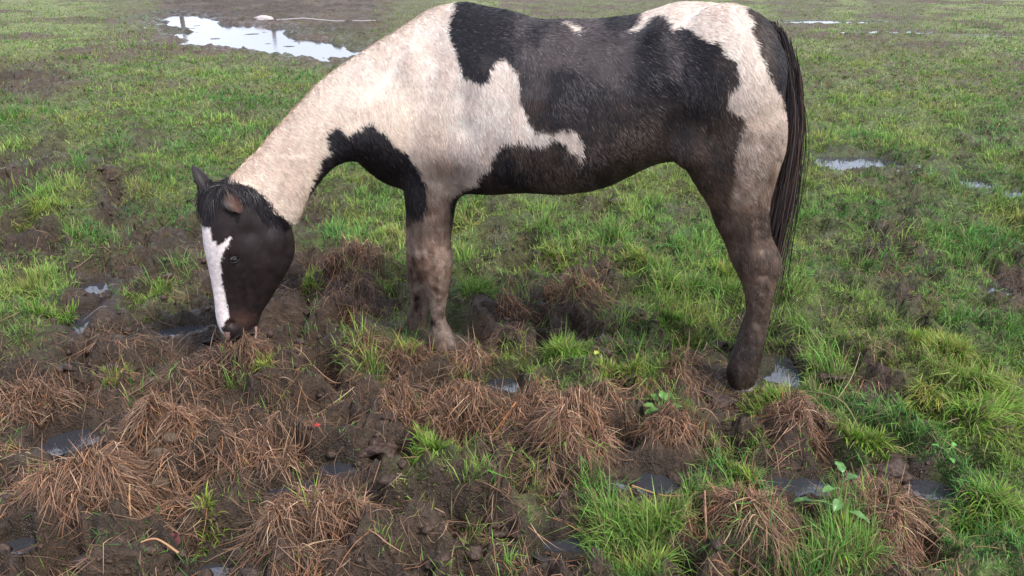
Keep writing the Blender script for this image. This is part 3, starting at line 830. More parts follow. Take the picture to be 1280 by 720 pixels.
rl = (root - HO) @ HA
# combing direction: back and down over the trunk, down the legs, towards the muzzle on the face
flow = np.tile(-HA * .35 - ZUP * 1.0, (NHAIR, 1))
neckm = sstep(.18, .42, rl)[:, None]
flow = flow * (1 - neckm) + (-HA * .9 - ZUP * .75 + np.array([.1, .0, 0])) * neckm
topm = sstep(1.05, 1.28, rz)[:, None]
flow = flow * (1 - topm) + (-HA * 1.0 - ZUP * .55) * topm
hq = (sstep(-.55, -.8, rl) * sstep(.55, .8, rz))[:, None]
flow = flow * (1 - hq * .5) + (-HA * .8 - ZUP * .5) * hq * .5
flow[rh] = -ZUP + HF * .05
swx = (fbm(rl, rz, 7, 3, 1) - .5) * 1.5
flow = flow + HA * swx[:, None]
tang = unit(flow - nrm * np.sum(flow * nrm, 1)[:, None])
bit = np.cross(nrm, tang)
legm = sstep(.55, .40, rz) * (~rh)
ln = np.where(rh, .0105, .0180 + .008 * RNG.random(NHAIR)); ln = ln + (.0125 - ln) * legm
ln = ln * (.75 + .5 * RNG.random(NHAIR))
earhair = np.minimum(np.linalg.norm(root - EAR_TIP, axis=1), np.linalg.norm(root - FAR_TIP, axis=1)) < .05
ln = np.where(earhair, .006, ln)
eyed = np.linalg.norm(root - EYE, axis=1)
# wet clumps
cell = .011
cx_ = np.floor(rl / cell + RNG.normal(0, .25, NHAIR)); cz_ = np.floor((rz + .3 * rl) / (cell * 1.8) + RNG.normal(0, .25, NHAIR))
hsh = np.sin(cx_ * 12.9898 + cz_ * 78.233) * 43758.5453; hsh = hsh - np.floor(hsh)
hs2 = np.sin(cx_ * 39.346 + cz_ * 11.135) * 24634.6345; hs2 = hs2 - np.floor(hs2)
lift = np.where(rh, .12, .16 + .22 * hs2) + RNG.normal(0, .05, NHAIR)
side_ = (hsh - .5) * .55 + RNG.normal(0, .12, NHAIR)
dirv = unit(tang + bit * side_[:, None] + nrm * lift[:, None])
keep = eyed > .018
hw = np.where(vis[fi] > -.25, .0012, .0022) * (.8 + .5 * RNG.random(NHAIR)) * np.where(rh, .8, 1.0)
hcol = coat_color(root, 1.3, 5)
hcol = hcol * (.78 + .34 * hsh + RNG.normal(0, .11, NHAIR))[:, None]
lum = hcol.mean(1)
# dusty, lighter single hairs in the dark coat
gl_ = (RNG.random(NHAIR) < .05 + .38 * sstep(.42, .66, fbm(ru, rv, .022, 4, 6)) * sstep(600, 690, ru) * sstep(900, 830, ru)) & (lum < .06) & (~rh)
hcol[gl_] = hcol[gl_] * 1.6 + np.array([.075, .062, .058]) * (.5 + RNG.random(gl_.sum()))[:, None]
ein_h = ear_in(root, nrm) > .5
hcol[ein_h] = np.array([.105, .045, .027]) * (.4 + RNG.random(ein_h.sum()))[:, None]
hcol = np.clip(hcol, .004, .8)
Pm = np.stack([root - nrm * .001, root + dirv * ln[:, None] - nrm * (.15 * ln * lift / .3)[:, None]], 1)[keep]
sd = unit(bit + nrm * RNG.normal(0, .25, NHAIR)[:, None])[keep]
W = np.stack([hw * .95, hw * 0], 1)[keep]
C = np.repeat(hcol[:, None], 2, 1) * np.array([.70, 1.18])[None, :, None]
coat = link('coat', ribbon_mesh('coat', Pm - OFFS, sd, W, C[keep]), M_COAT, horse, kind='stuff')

# ---- long hair: mane, forelock, tail
def strands(name, roots, dirs, lens, cols, width, seg=6, grav=.6, curl=.02, label=None, mat=None, sag=None):
    N = len(roots); K = seg + 1
    P = np.empty((N, K, 3)); P[:, 0] = roots; d = unit(dirs)
    ph = RNG.random((N, 2)) * 6.28
    for k in range(1, K):
        d = unit(d + np.array([0, 0, -1]) * (grav / seg) + np.stack([np.sin(ph[:, 0] + k * 1.1), np.sin(ph[:, 1] + k * .9), np.zeros(N)], 1) * curl)
        P[:, k] = P[:, k - 1] + d * (lens / seg)[:, None]
    view = unit(P[:, K // 2] - CAMP)
    tg = unit(P[:, -1] - P[:, 0])
    sd = unit(np.cross(tg, view) + RNG.normal(0, .35, (N, 3)))
    t = np.linspace(0, 1, K)
    Wd = width[:, None] * (1 - t ** 2)[None, :]
    C = np.repeat(cols[:, None], K, 1)
    o = link(name, ribbon_mesh(name, P - OFFS, sd, Wd, C), mat or M_MANE, horse)
    return o
def surf_top(u, v, NLx, base):
    return None
# mane along the crest, cream, mostly lying over to the far side, short bristly edge towards us
crest = resample([(583, -6), (560, -2), (530, 12), (495, 31), (460, 52), (422, 77), (388, 108), (354, 145), (322, 182), (300, 205)], 8)
cpts = np.array([on_plane(u, v, NB, NL) for u, v in crest])
cpts = np.array([BV[np.argmin(np.sum((BV - (p + ZUP * .03)) ** 2, 1))] for p in cpts])
n = 11000; t = RNG.random(n) * (len(cpts) - 1.001); i = t.astype(int); f = (t - i)[:, None]
r0 = cpts[i] * (1 - f) + cpts[i + 1] * f + NL * RNG.normal(-.016, .012, n)[:, None] - ZUP * .012
near_s = RNG.random(n) < .42
dr = np.where(near_s[:, None], NL * .35 - ND * .6 + ZUP * .55, -NL * 1.0 + ZUP * .12 - ND * .2) + RNG.normal(0, .13, (n, 3))
ln_ = np.where(near_s, .035 + .035 * RNG.random(n), .12 + .10 * RNG.random(n))
cc = np.array([.66, .55, .49]) * (.7 + .45 * RNG.random(n))[:, None]
dk = (t < 3.5); cc[dk & (RNG.random(n) < .6)] *= .25
strands('mane', r0, dr, ln_, cc, np.full(n, .0012), 5, 1.9, .03)
# forelock and black poll hair, rooted on the skin and lying close to it
def rooted(name, zone, n, flowv, lo, hi, wid, lift=.12, seg=5):
    bu_, bv_ = proj(BV)
    cand = np.where(inpoly(bu_, bv_, zone) & (np.linalg.norm(BV[:, :2] - HC[:2], axis=1) < .34) & (BV[:, 2] > .45))[0]
    i = cand[RNG.integers(0, len(cand), n)]
    p = BV[i] + RNG.normal(0, .004, (n, 3)); nn = BNrm[i]
    K = seg + 1; P = np.empty((n, K, 3)); P[:, 0] = p; L = lo + (hi - lo) * RNG.random(n) ** 1.5
    lock = np.floor(bu_[i] / 5) * 7 + np.floor(bv_[i] / 7) * 13; ls = np.sin(lock * 12.99) * 437.5; ls = ls - np.floor(ls)
    fl = unit(flowv + HF * ((ls - .5) * .8)[:, None] + RNG.normal(0, .10, (n, 3)))
    fl = unit(fl - nn * np.sum(fl * nn, 1)[:, None]) + nn * (lift * (.5 + RNG.random(n)))[:, None]
    d = unit(fl)
    for k in range(1, K):
        d = unit(d - nn * (lift * 1.1 / seg) + np.array([0, 0, -.10]))
        P[:, k] = P[:, k - 1] + d * (L / seg)[:, None]
    view = unit(P[:, 2] - CAMP); sd = unit(np.cross(unit(P[:, -1] - P[:, 0]), view) + RNG.normal(0, .3, (n, 3)))
    W = wid * (1 - np.linspace(0, 1, K) ** 2)[None, :] * np.ones((n, 1))
    c = np.array([.015, .012, .014]) * (.5 + 1.0 * RNG.random(n))[:, None]
    link(name, ribbon_mesh(name, P - OFFS, sd, W, np.repeat(c[:, None], K, 1)), M_MANE, horse)
rooted('forelock', [(250, 230), (262, 224), (286, 218), (290, 230), (276, 238), (270, 262), (250, 256)], 1700, -ZUP + HF * .2, .03, .095, .0011, .10)
rooted('poll_hair', [(284, 222), (302, 228), (330, 240), (346, 264), (362, 276), (352, 286), (332, 276), (316, 256), (300, 244)], 2600, -ZUP * .9 - HF * .15 + HL * .1, .02, .055, .0010, .16)
# tail
tl = np.array([on_body(u, v, .0) for u, v in [(955, 26), (968, 42), (980, 66), (986, 96), (988, 130)]])
n = 8500
k = RNG.beta(1.1, 1.5, n) * (len(tl) - 1.001); i = k.astype(int); f = (k - i)[:, None]
r0 = tl[i] * (1 - f) + tl[i + 1] * f + HN * RNG.normal(.01, .026, n)[:, None] - HA * np.abs(RNG.normal(0, .012, n))[:, None]
endu = RNG.normal(0, 1, n)
dr = -HA * (.42 - .20 * k / 4)[:, None] - ZUP * .62 + HN * (RNG.normal(.06, .07, n))[:, None] + HA * RNG.normal(0, .06, n)[:, None]
ln_ = np.where(RNG.random(n) < .02, 1.12, .36 + .42 * RNG.random(n) ** 1.5) - .14 * (k / 4)
K = 11; P = np.empty((n, K, 3)); P[:, 0] = r0; d = unit(dr); ph = RNG.random((n, 2)) * 6.28
cellid = RNG.integers(0, 60, n); cof = RNG.normal(0, .05, (60, 3))
for kk in range(1, K):
    d = unit(d + np.array([0, 0, -.28]) + HA * (.075 if kk < 6 else .045) + np.stack([np.sin(ph[:, 0] + kk * .7), np.sin(ph[:, 1] + kk * .6), np.zeros(n)], 1) * .022 + cof[cellid] * .25)
    P[:, kk] = P[:, kk - 1] + d * (ln_ / (K - 1))[:, None]
view = unit(P[:, 6] - CAMP); sd = unit(np.cross(unit(P[:, -1] - P[:, 0]), view) + RNG.normal(0, .3, (n, 3)))
tt = np.linspace(0, 1, K); W = .0013 * (1 - tt ** 3)[None, :] * (.7 + .6 * RNG.random(n))[:, None]
cc = np.array([.013, .010, .011]) * (.6 + .9 * RNG.random(n))[:, None]
gr = (RNG.random(n) < .02) & (k < 1.6); cc[gr] = np.array([.12, .11, .11]) * (.5 + RNG.random(gr.sum()))[:, None]
br = RNG.random(n) < .28; cc[br & ~gr] += np.array([.05, .028, .018])
link('tail', ribbon_mesh('tail', P - OFFS, sd, W, np.repeat(cc[:, None], K, 1)), M_MANE, horse)
# hooves sunk in the mud
M_HOOF = mat_plain('muddy_hoof', (.045, .032, .026), .45, .5, .35, 50., .003)
def hoof(c, rx, ry, h):
    rs = []
    for t, s in ((0, 1.12), (.3, 1.06), (.7, .96), (1, .86)):
        rs.append(ring(c + ZUP * h * t, HA * rx * s, HN * ry * s, 2.0, 0))
    V, Q, T = loft(rs)
    link('hoof', np_mesh('hoof', V - OFFS, Q, T, smooth=True), M_HOOF, horse)
for keys, nn, sh, sc in ((near_fore, NF, np.zeros(3), 1), (far_fore, -.03, np.zeros(3), 1), (near_hind, NH, np.zeros(3), 1), (near_hind, NH, -HN * .235 - HA * .022, .92)):
    u1, v1, u2, v2, w = keys[-1]
    c = (on_body(u1, v1, nn) + on_body(u2, v2, nn)) / 2 + sh
    g = float(height(c[0], c[1]))
    hoof(np.array([c[0], c[1], min(g, c[2]) - .035]), .064 * sc, .060 * sc, .085)
HOOVES = [((on_body(k[-1][0], k[-1][1], nn) + on_body(k[-1][2], k[-1][3], nn)) / 2 + sh)[:2] for k, nn, sh in ((near_fore, NF, 0), (far_fore, -.03, 0), (near_hind, NH, 0))]
# ------------------------------------------------------------------ grass, straw, clods
def seg_noise(n, s): return RNG.normal(0, s, n)
PAL = np.array([[.085, .200, .034], [.145, .275, .038], [.220, .330, .046], [.290, .300, .060], [.045, .120, .040], [.300, .230, .110], [.115, .085, .045]])
def wetness(x, y):
    w = np.zeros_like(x)
    for (cx, cy, rx, ry), z in zip(PUD_W, PUD_Z):
        d = np.sqrt(((x - cx) / rx) ** 2 + ((y - cy) / ry) ** 2)
        w = np.maximum(w, 1 - sstep(.85, 1.25, d))
    s = (y > 8) & (y < 30) & (x < -1) & (x > -16)
    if s.any():
        w[s] = np.maximum(w[s], sstep(-.6, -.1, poly_sd(x[s], y[s], POND)))
    return w

def wetfront(x, y):
    w = wetness(x, y)
    s = y < 4.5
    for dy in (.05, .11):
        w[s] = np.maximum(w[s], wetness(x[s] * (1 + dy / 3), y[s] + dy))
    return w
def blade_geo(x, y, L, az, lean, wid, hue, K=4, ztop=None, dry=None):
    n = len(x)
    L = np.where(np.hypot(x + .99, y - 2.84) < .13, L * .3, L)      # cropped short where the horse grazes
    z = height(x, y) - .004
    t = np.linspace(0, 1, K)[None, :]
    out = L[:, None] * lean[:, None] * t ** 1.5
    up = L[:, None] * t * np.sqrt(np.clip(1 - (lean[:, None] * .92) ** 2 * t, .02, 1))
    up = up - (lean[:, None] > .75) * L[:, None] * .35 * t ** 2
    P = np.stack([x[:, None] + np.cos(az)[:, None] * out, y[:, None] + np.sin(az)[:, None] * out, z[:, None] + up], -1)
    P[:, 1:, 2] = np.maximum(P[:, 1:, 2], z[:, None] + .003)
    sa = az + math.pi / 2 + RNG.normal(0, .5, n)
    sd = np.stack([np.cos(sa), np.sin(sa), RNG.normal(0, .25, n)], -1)
    W = wid[:, None] * (1 - .75 * t ** 2.2)
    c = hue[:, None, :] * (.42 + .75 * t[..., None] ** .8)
    if dry is not None:
        k = (dry[:, None] * sstep(.55, 1, t))[..., None]
        c = c * (1 - k) + np.array([.33, .26, .12]) * k
    return ribbons(P, unit(sd), W, c)

def hues(x, y, n, k=0):
    f = fbm(x, y, 2.2, 3, 3) * .9 + fbm(x, y, 9, 2, 6) * .35 - .12 + RNG.normal(0, .09, n)
    q = np.clip((f - .22) / .62, 0, .999) * 3
    base = np.array([[.085, .235, .058], [.150, .320, .064], [.245, .375, .075], [.335, .350, .095]])
    i = np.minimum(q.astype(int), 2); fr = (q - i)[:, None]
    c = base[i] * (1 - fr) + base[np.minimum(i + 1, 3)] * fr
    c = c * (.72 + .56 * RNG.random(n))[:, None]
    d = RNG.random(n); deadp = .10 + .22 * sstep(.5, .7, fbm(x, y, 3, 3, 1))
    dd = d < deadp
    c[dd] = np.array([.27, .20, .105]) * (.5 + .8 * RNG.random(dd.sum()))[:, None]
    return c

class Join:
    def __init__(s): s.V = []; s.Q = []; s.T = []; s.C = []; s.o = 0
    def add(s, g):
        V, q, t, c = g
        s.V.append(V); s.C.append(c)
        if q is not None: s.Q.append(np.asarray(q) + s.o)
        if t is not None: s.T.append(np.asarray(t) + s.o)
        s.o += len(V)
    def mesh(s, name, origin=None, smooth=False):
        V = np.concatenate(s.V)
        if origin is not None: V = V - np.array(origin)
        return np_mesh(name, V, np.concatenate(s.Q) if s.Q else None, np.concatenate(s.T) if s.T else None, np.concatenate(s.C), smooth)

def field(y0, y1, ntuft, per, rad, Lm, wm, K, power=1.0, edge=1.0):
    # tuft centres, even in picture area: y spread geometrically
    y = y0 * (y1 / y0) ** (RNG.random(ntuft) ** power)
    x = (RNG.random(ntuft) * 2 - 1) * (.80 * y + .45) * edge
    p = plan_at(x, y); w = wetness(x, y)
    br = fbm(x, y, 4.2, 3, 4) * .6 + fbm(x, y, 1.7, 2, 0) * .4
    acc = p[:, 0] * (.45 + 1.1 * sstep(.36, .58, br)) - w * 1.5 - .80 * sstep(.52, .62, fbm(x, y, 1.5 + 1.2 / np.maximum(y / 3, 1), 3, 5)) - .35 * sstep(.54, .62, fbm(x, y, 5.5, 3, 7))
    ok = RNG.random(ntuft) < acc
    x, y = x[ok], y[ok]; m = len(x)
    tl = (.35 + 1.3 * sstep(.25, .75, fbm(x, y, 4.5, 2, 7))) * (.55 + .8 * RNG.random(m))
    id_ = np.repeat(np.arange(m), per); n = len(id_)
    rr = rad * np.sqrt(RNG.random(n)) * (.6 + .8 * RNG.random(m))[id_]; aa = RNG.random(n) * 2 * math.pi
    bx = x[id_] + rr * np.cos(aa); by = y[id_] + rr * np.sin(aa)
    flow = fbm(x, y, 1.1, 2, 2)[id_] * 12
    az = np.where(RNG.random(n) < .55, aa + seg_noise(n, .5), flow + seg_noise(n, .7))
    lean = np.clip(rr / rad * .45 + .38 + seg_noise(n, .26), .03, .99)
    L = Lm * tl[id_] * (.55 + .75 * RNG.random(n))
    wd = wm * (.6 + .8 * RNG.random(n))
    h = hues(x[id_] + RNG.normal(0, .02, n), y[id_], n) * (.60 + .75 * RNG.random(m))[id_][:, None]
    okb = (wetfront(bx, by) < .6) & (np.min([np.hypot(bx - a_, by - b_ + .05) for a_, b_ in HOOF_XY], 0) > .12)
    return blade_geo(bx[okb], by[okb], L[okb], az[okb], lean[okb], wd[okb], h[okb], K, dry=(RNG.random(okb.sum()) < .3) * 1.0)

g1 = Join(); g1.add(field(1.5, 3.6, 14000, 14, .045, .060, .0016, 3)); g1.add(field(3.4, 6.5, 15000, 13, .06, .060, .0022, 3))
def turf(n, y0, y1, Lm, wm):
    y = y0 * (y1 / y0) ** RNG.random(n); x = (RNG.random(n) * 2 - 1) * (.80 * y + .45)
    p = plan_at(x, y)
    ok = RNG.random(n) < (p[:, 0] * (.25 + 1.2 * sstep(.34, .52, fbm(x, y, 4.8, 4, 4))) * (1 - .85 * sstep(.56, .64, fbm(x, y, 2.1, 3, 5))) + .02)
    x, y = x[ok], y[ok]; ok = wetfront(x, y) < .5; x, y = x[ok], y[ok]; m = len(x)
    h = hues(x, y, m) * (.55 + .7 * fbm(x, y, 14, 2, 2))[:, None]
    return blade_geo(x, y, Lm * (.5 + .9 * RNG.random(m)), RNG.random(m) * 6.28, .45 + .5 * RNG.random(m), wm * (.7 + .7 * RNG.random(m)), h, 2)
g1.add(turf(170000, 1.5, 4.0, .034, .0021)); g1.add(turf(170000, 3.8, 9, .040, .0036)); g1.add(turf(110000, 8.5, 26, .05, .009))
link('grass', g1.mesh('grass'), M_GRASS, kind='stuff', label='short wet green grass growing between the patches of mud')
g2 = Join(); g2.add(field(6.2, 13, 30000, 8, .10, .055, .0034, 3)); g2.add(field(12, 40, 26000, 6, .28, .065, .008, 2, edge=1.1))
link('distant_grass', g2.mesh('distant_grass'), M_GRASS, kind='stuff', label='thin olive grass of the far field beyond the horse')

# ---- dead grass lying matted over the ground
def straw_geo(x, y, az, L, wid, col, lift, K=5, arch=0.0):
    n = len(x); P = np.empty((n, K, 3)); px, py = x.copy(), y.copy(); a = az.copy()
    t = np.linspace(0, 1, K)
    turn = RNG.normal(0, .30, n)
    for k in range(K):
        z = height(px, py)
        if k > 0: z = np.maximum(z, zp - .42 * L / (K - 1))
        zp = z
        zz_ = z + lift * np.sin(math.pi * (.12 + .8 * t[k])) + arch * math.sin(math.pi * t[k]) * L
        P[:, k] = np.stack([px, py, zz_], -1)
        a = a + turn + RNG.normal(0, .10, n)
        px = px + np.cos(a) * L / (K - 1); py = py + np.sin(a) * L / (K - 1)
    wq = np.maximum(wetness(P[:, -1, 0], P[:, -1, 1]), wetness(P[:, K // 2, 0], P[:, K // 2, 1]))
    bald = fbm(P[:, 0, 0], P[:, 0, 1], 7.5, 3, 6)
    kp = (wq < .5) & (RNG.random(n) > sstep(.46, .58, bald) * .9) | (RNG.random(n) < .09)
    P, az, wid, col, n = P[kp], az[kp], wid[kp], col[kp], int(kp.sum())
    sd = np.stack([-np.sin(az), np.cos(az), RNG.normal(0, .35, n)], -1)
    W = wid[:, None] * (1 - .6 * t[None, :] ** 2)
    c = col[:, None, :] * (.75 + .35 * np.sin(math.pi * t)[None, :, None])
    return ribbons(P, unit(sd), W, c)
def straw_cols(n, tone=1.0):
    base = np.array([[.30, .165, .100], [.21, .120, .078], [.40, .25, .155], [.125, .076, .052], [.50, .36, .23], [.36, .165, .075]])
    c = base[RNG.choice(6, n, p=[.28, .27, .14, .18, .04, .09])] * (.55 + .8 * RNG.random(n))[:, None]
    return c * tone
def straw_field(n, y0, y1):
    y = y0 * (y1 / y0) ** RNG.random(n); x = (RNG.random(n) * 2 - 1) * (.80 * y + .4)
    p = plan_at(x, y); br = fbm(x, y, 4.6, 3, 1)
    ok = RNG.random(n) < (p[:, 1] * (.12 + .9 * sstep(.42, .62, br)) + .13 * p[:, 2] + .035 * p[:, 0]) * (1 - wetness(x, y))
    x, y = x[ok], y[ok]; m = len(x)
    # strands run downhill over the hummocks, with a local lay
    e = .03; gx = height(x + e, y) - height(x - e, y); gy = height(x, y + e) - height(x, y - e)
    s = np.hypot(gx, gy); lay = fbm(x, y, 2.6, 2, 5) * 14
    az = np.where(RNG.random(m) < sstep(.003, .03, s) * .45, np.arctan2(-gy, -gx) + seg_noise(m, .45), lay + seg_noise(m, .45))
    L = (.04 + .13 * RNG.random(m) ** 1.5)
    return straw_geo(x, y, az, L, .0006 + .0008 * RNG.random(m), straw_cols(m, .66) * (.6 + .8 * fbm(x, y, 6, 2, 3))[:, None], .004 + .018 * RNG.random(m) ** 2)
s1 = Join(); s1.add(straw_field(115000, 1.45, 4.0)); s1.add(straw_field(60000, 3.6, 9))
link('dead_grass', s1.mesh('dead_grass'), M_STRAW, kind='stuff', label='matted reddish brown dead grass trodden into the mud')

# ---- tussocks of dead grass that stand out (each draped over its own hummock)
def tussock(u, v, ru, rv, label, n=1500, az0=None, Lk=1.0, tone=1.0, green=0.0):
    n = int(n * 1.15); Lk *= .52; tone *= .73
    cx, cy, rx, ry = blob(u, v, ru, rv)
    r = np.sqrt(RNG.random(n)) * .75 * (1 + .5 * RNG.random(n) ** 3); a = RNG.random(n) * 2 * math.pi
    r = r * (.65 + .7 * vnoise(np.cos(a) * 2 + u, np.sin(a) * 2 + v, 2))
    x = cx + rx * r * np.cos(a) * .8; y = cy + ry * r * np.sin(a) * .8
    fan = np.arctan2((y - cy) / ry, (x - cx) / rx)
    n0 = n
    az = fan + (fbm(x, y, 5, 2, 4) - .5) * 5 + seg_noise(n, .5)
    if az0 is not None:
        az = np.where(RNG.random(n) < .20, az0 + seg_noise(n, .4) + (r * np.cos(a)) * .5, az)
    wild = RNG.random(n) < .38; az = np.where(wild, RNG.random(n) * 6.28, az)
    L = (.07 + .18 * RNG.random(n)) * Lk * (1.1 - .3 * r)
    locks = RNG.integers(0, 30, n); az = az + RNG.normal(0, .22, 30)[locks]
    g = straw_geo(x, y, az, L, .0006 + .0009 * RNG.random(n), straw_cols(n, tone) * (.45 + .95 * RNG.random(30)[locks])[:, None], .004 + .04 * RNG.random(n) ** 1.8, 6, .05)
    j = Join(); j.add(g)
    m = int(n * .03) + int(green)
    gx = cx + rx * RNG.normal(0, .4, m); gy = cy + ry * RNG.normal(0, .4, m)
    aa = RNG.random(m) * 6.28
    stand = straw_cols(m, tone * 1.15)
    if green: stand[:int(green)] = PAL[RNG.integers(0, 4, int(green))]
    j.add(blade_geo(gx, gy, .05 + .09 * RNG.random(m), aa, .3 + .5 * RNG.random(m), np.full(m, .0017), stand, 4))
    zc = float(height(cx, cy))
    o = link('dead_grass_tussock', j.mesh('dead_grass_tussock', (cx, cy, zc)), M_STRAW, label=label, category='tussock', group='tussocks of dead grass')
    o.location = (cx, cy, zc)
D = -math.pi / 2
TUSS = [(725, 560, 52, 34, 'smooth pale brown dead grass tussock draped left of the two middle puddles', 2600, D + .15, 1.2, 1.18, 0),
        (335, 578, 72, 38, 'tall arching dead grass tussock left of the dark hole with red leaf speck', 2300, D + .5, 1.2, .95, 0),
        (560, 528, 85, 25, 'long low band of reddish dead grass between the front hooves and bottom edge', 2300, D - .3, 1.0, 1.0, 0),
        (300, 462, 55, 24, 'reddish dead grass heap directly under the muzzle of the horse', 1500, D + .2, .9, .9, 0),
        (55, 520, 60, 32, 'dark dead grass tussock at left edge just above the leftmost blue puddle', 1500, D - .4, 1.0, .85, 0),
        (115, 620, 90, 36, 'broad dead grass tussock at lower left edge below the leftmost blue puddle', 2600, D + .3, 1.1, 1.0, 0),
        (402, 668, 70, 42, 'dead grass tussock at bottom edge right of the fallen red leaf', 2000, D + .6, 1.1, 1.0, 12),
        (930, 664, 85, 42, 'large dead grass tussock at bottom edge left of the tall green weed', 2800, D + .1, 1.15, 1.05, 30),
        (1103, 645, 72, 38, 'dead grass tussock immediately right of the tall green weed', 2200, D - .1, 1.1, 1.0, 30),
        (988, 545, 50, 26, 'round headed dead grass tussock above the rightmost pair of puddles', 1500, D + .4, .9, .95, 0),
        (835, 556, 80, 20, 'flat mat of dead grass below the low leafy weed', 1700, D - .9, 1.1, .92, 0),
        (862, 488, 42, 22, 'small dead grass tussock just left of the hind hoof', 1100, D + .5, .8, .9, 0),
        (588, 462, 30, 22, 'small rusty dead grass tussock left of the puddle below the front hooves', 1000, D, .8, 1.0, 0),
        (487, 448, 70, 24, 'dead grass tussock with green blades below and left of the front hooves', 1800, D + .5, 1.0, .85, 45),
        (440, 342, 58, 26, 'far heap of pinkish dead grass between the horse head and front legs', 1700, D - .6, .9, 1.0, 0),
        (440, 388, 50, 20, 'second heap of dead grass in front of the far heap by front legs', 1200, D + .8, .9, .95, 0),
        (640, 392, 24, 14, 'little orange dead grass tuft right of the front legs under the belly', 600, D + .2, .6, 1.1, 0),
        (720, 364, 48, 14, 'thin dead grass mat on the mud far below the belly', 900, D - .4, .7, 1.0, 10),
        (225, 540, 60, 22, 'dead grass mat between leftmost blue puddle and pile of droppings', 1500, D - .7, 1.1, 1.0, 0),
        (655, 515, 46, 22, 'bright reddish dead grass mat right below the puddle near the front hooves', 1300, D - .2, 1.0, 1.1, 0)]
for t_ in TUSS: tussock(*t_)

# ---- green tufts that stand out
def tuft(u, v, r, label, n=260, L=.12, hue=1, dense=1.0, az0=None):
    L *= .50; n = int(n * 1.35)
    cx, cy, rx, ry = blob(u, v, r, r * .55)
    rr = np.sqrt(RNG.random(n)); a = RNG.random(n) * 6.283
    sub = np.clip(RNG.normal(0, .38, (9, 2)), -.6, .6); si = RNG.integers(0, 9, n)
    x = cx + rx * (sub[si, 0] * .8 + rr * np.cos(a) * .30); y = cy + ry * (sub[si, 1] * .8 + rr * np.sin(a) * .35)
    az = a + seg_noise(n, .5)
    if az0 is not None: az = np.where(RNG.random(n) < .6, az0 + seg_noise(n, .5), az)
    lean = np.clip(.34 + rr * .45 + seg_noise(n, .18) + (.25 if az0 is not None else 0), .03, .97)
    hb = PAL[[hue, min(hue + 1, 3), 1]][RNG.integers(0, 3, n)] * (.65 + .7 * RNG.random(n))[:, None]; az = az + (vnoise(x * 9, y * 9, 3) - .5) * 3
    dd = RNG.random(n) < .12; hb[dd] = np.array([.30, .23, .12]) * (.6 + .6 * RNG.random(dd.sum()))[:, None]
    hd_ = np.min([np.hypot(x - a_, y - b_) for a_, b_ in HOOF_XY], 0)
    L = np.where(hd_ < .13, L * .3, L)
    kk = wetfront(x, y) < .6
    n = int(kk.sum()); x, y, az, lean, hb, L = x[kk], y[kk], az[kk], lean[kk], hb[kk], L[kk]
    j = Join(); j.add(blade_geo(x, y, L * (.5 + .8 * RNG.random(n)), az, lean, .0014 + .0014 * RNG.random(n), hb, 5, dry=(RNG.random(n) < .3) * .8))
    zc = float(height(cx, cy))
    o = link('grass_tuft', j.mesh('grass_tuft', (cx, cy, zc)), M_GRASS, label=label, category='grass tuft', group='green grass tufts in the mud')
    o.location = (cx, cy, zc)
TUFTS = [(705, 448, 38, 'bright green grass tuft right of the puddle in front of the front hooves', 620, .15, 1, 1, None),
         (600, 372, 34, 'dark green grass tuft just right of the front legs', 520, .13, 0, 1, None),
         (775, 482, 38, 'yellowish green grass tuft between bright tuft and low leafy weed', 460, .12, 2, 1, None),
         (335, 474, 16, 'small upright bright green tuft below the horse muzzle', 170, .11, 2, 1, None),
         (515, 438, 34, 'green and straw coloured tuft at the foot of the front legs', 330, .12, 2, 1, None),
         (530, 578, 38, 'green grass tuft in the mud at bottom centre beside a round clod', 420, .12, 1, 1, None),
         (150, 470, 36, 'thin green tuft on a clod at left above leftmost blue puddle', 220, .09, 2, 1, None),
         (60, 398, 38, 'deep green grass tuft left of the wet mud streak', 480, .13, 0, 1, None),
         (48, 275, 44, 'yellow green grass tuft near left edge level with the forelock', 460, .15, 2, 1, None),
         (185, 372, 36, 'green grass tuft between wet mud streak and horse face', 380, .11, 1, 1, None),
         (390, 362, 26, 'vivid green grass tuft right behind the horse cheek', 300, .09, 2, 1, None),
         (60, 600, 34, 'short green grass at the near rim of the leftmost blue puddle', 170, .09, 1, 1, None),
         (260, 648, 28, 'curved yellow green tuft right of the pile of droppings', 150, .09, 2, 1, None),
         (820, 650, 42, 'long green grass tuft below the widest middle puddle', 460, .16, 1, 1, None),
         (800, 706, 34, 'bright pale green tuft at bottom edge right of the dark puddle', 300, .15, 2, 1, None),
         (1082, 568, 44, 'green grass tuft between the two right hand puddles', 560, .12, 1, 1, None),
         (962, 502, 42, 'green grass tuft right beside the hind hoof', 540, .13, 1, 1, None),
         (925, 596, 36, 'short green tuft between middle and right puddles', 320, .09, 2, 1, None),
         (1060, 690, 42, 'lush green tuft at bottom edge under the tall green weed', 460, .15, 1, 1, None),
         (1215, 530, 80, 'long flattened dark green grass clump sweeping over right edge', 1700, .17, 1, 1, -.5),
         (1180, 448, 62, 'upright lush bright green clump near right edge', 1100, .12, 2, 1, None),
         (1150, 510, 42, 'brown and yellow tinged grass clump left of the flattened grass', 560, .12, 3, 1, D),
         (1235, 640, 60, 'green grass clump in the lower right corner above the edge', 1100, .14, 1, 1, -.9),
         (800, 338, 42, 'yellow green grass mound below the flank', 520, .12, 2, 1, None),
         (850, 412, 44, 'dark green grass mound left of the hind cannon', 600, .12, 0, 1, None),
         (900, 352, 40, 'grass mound touching the left side of the hock', 480, .12, 2, 1, None),
         (700, 330, 34, 'green grass strip behind the mud below the belly', 340, .10, 1, 1, None)]
for t_ in TUFTS: tuft(*t_)

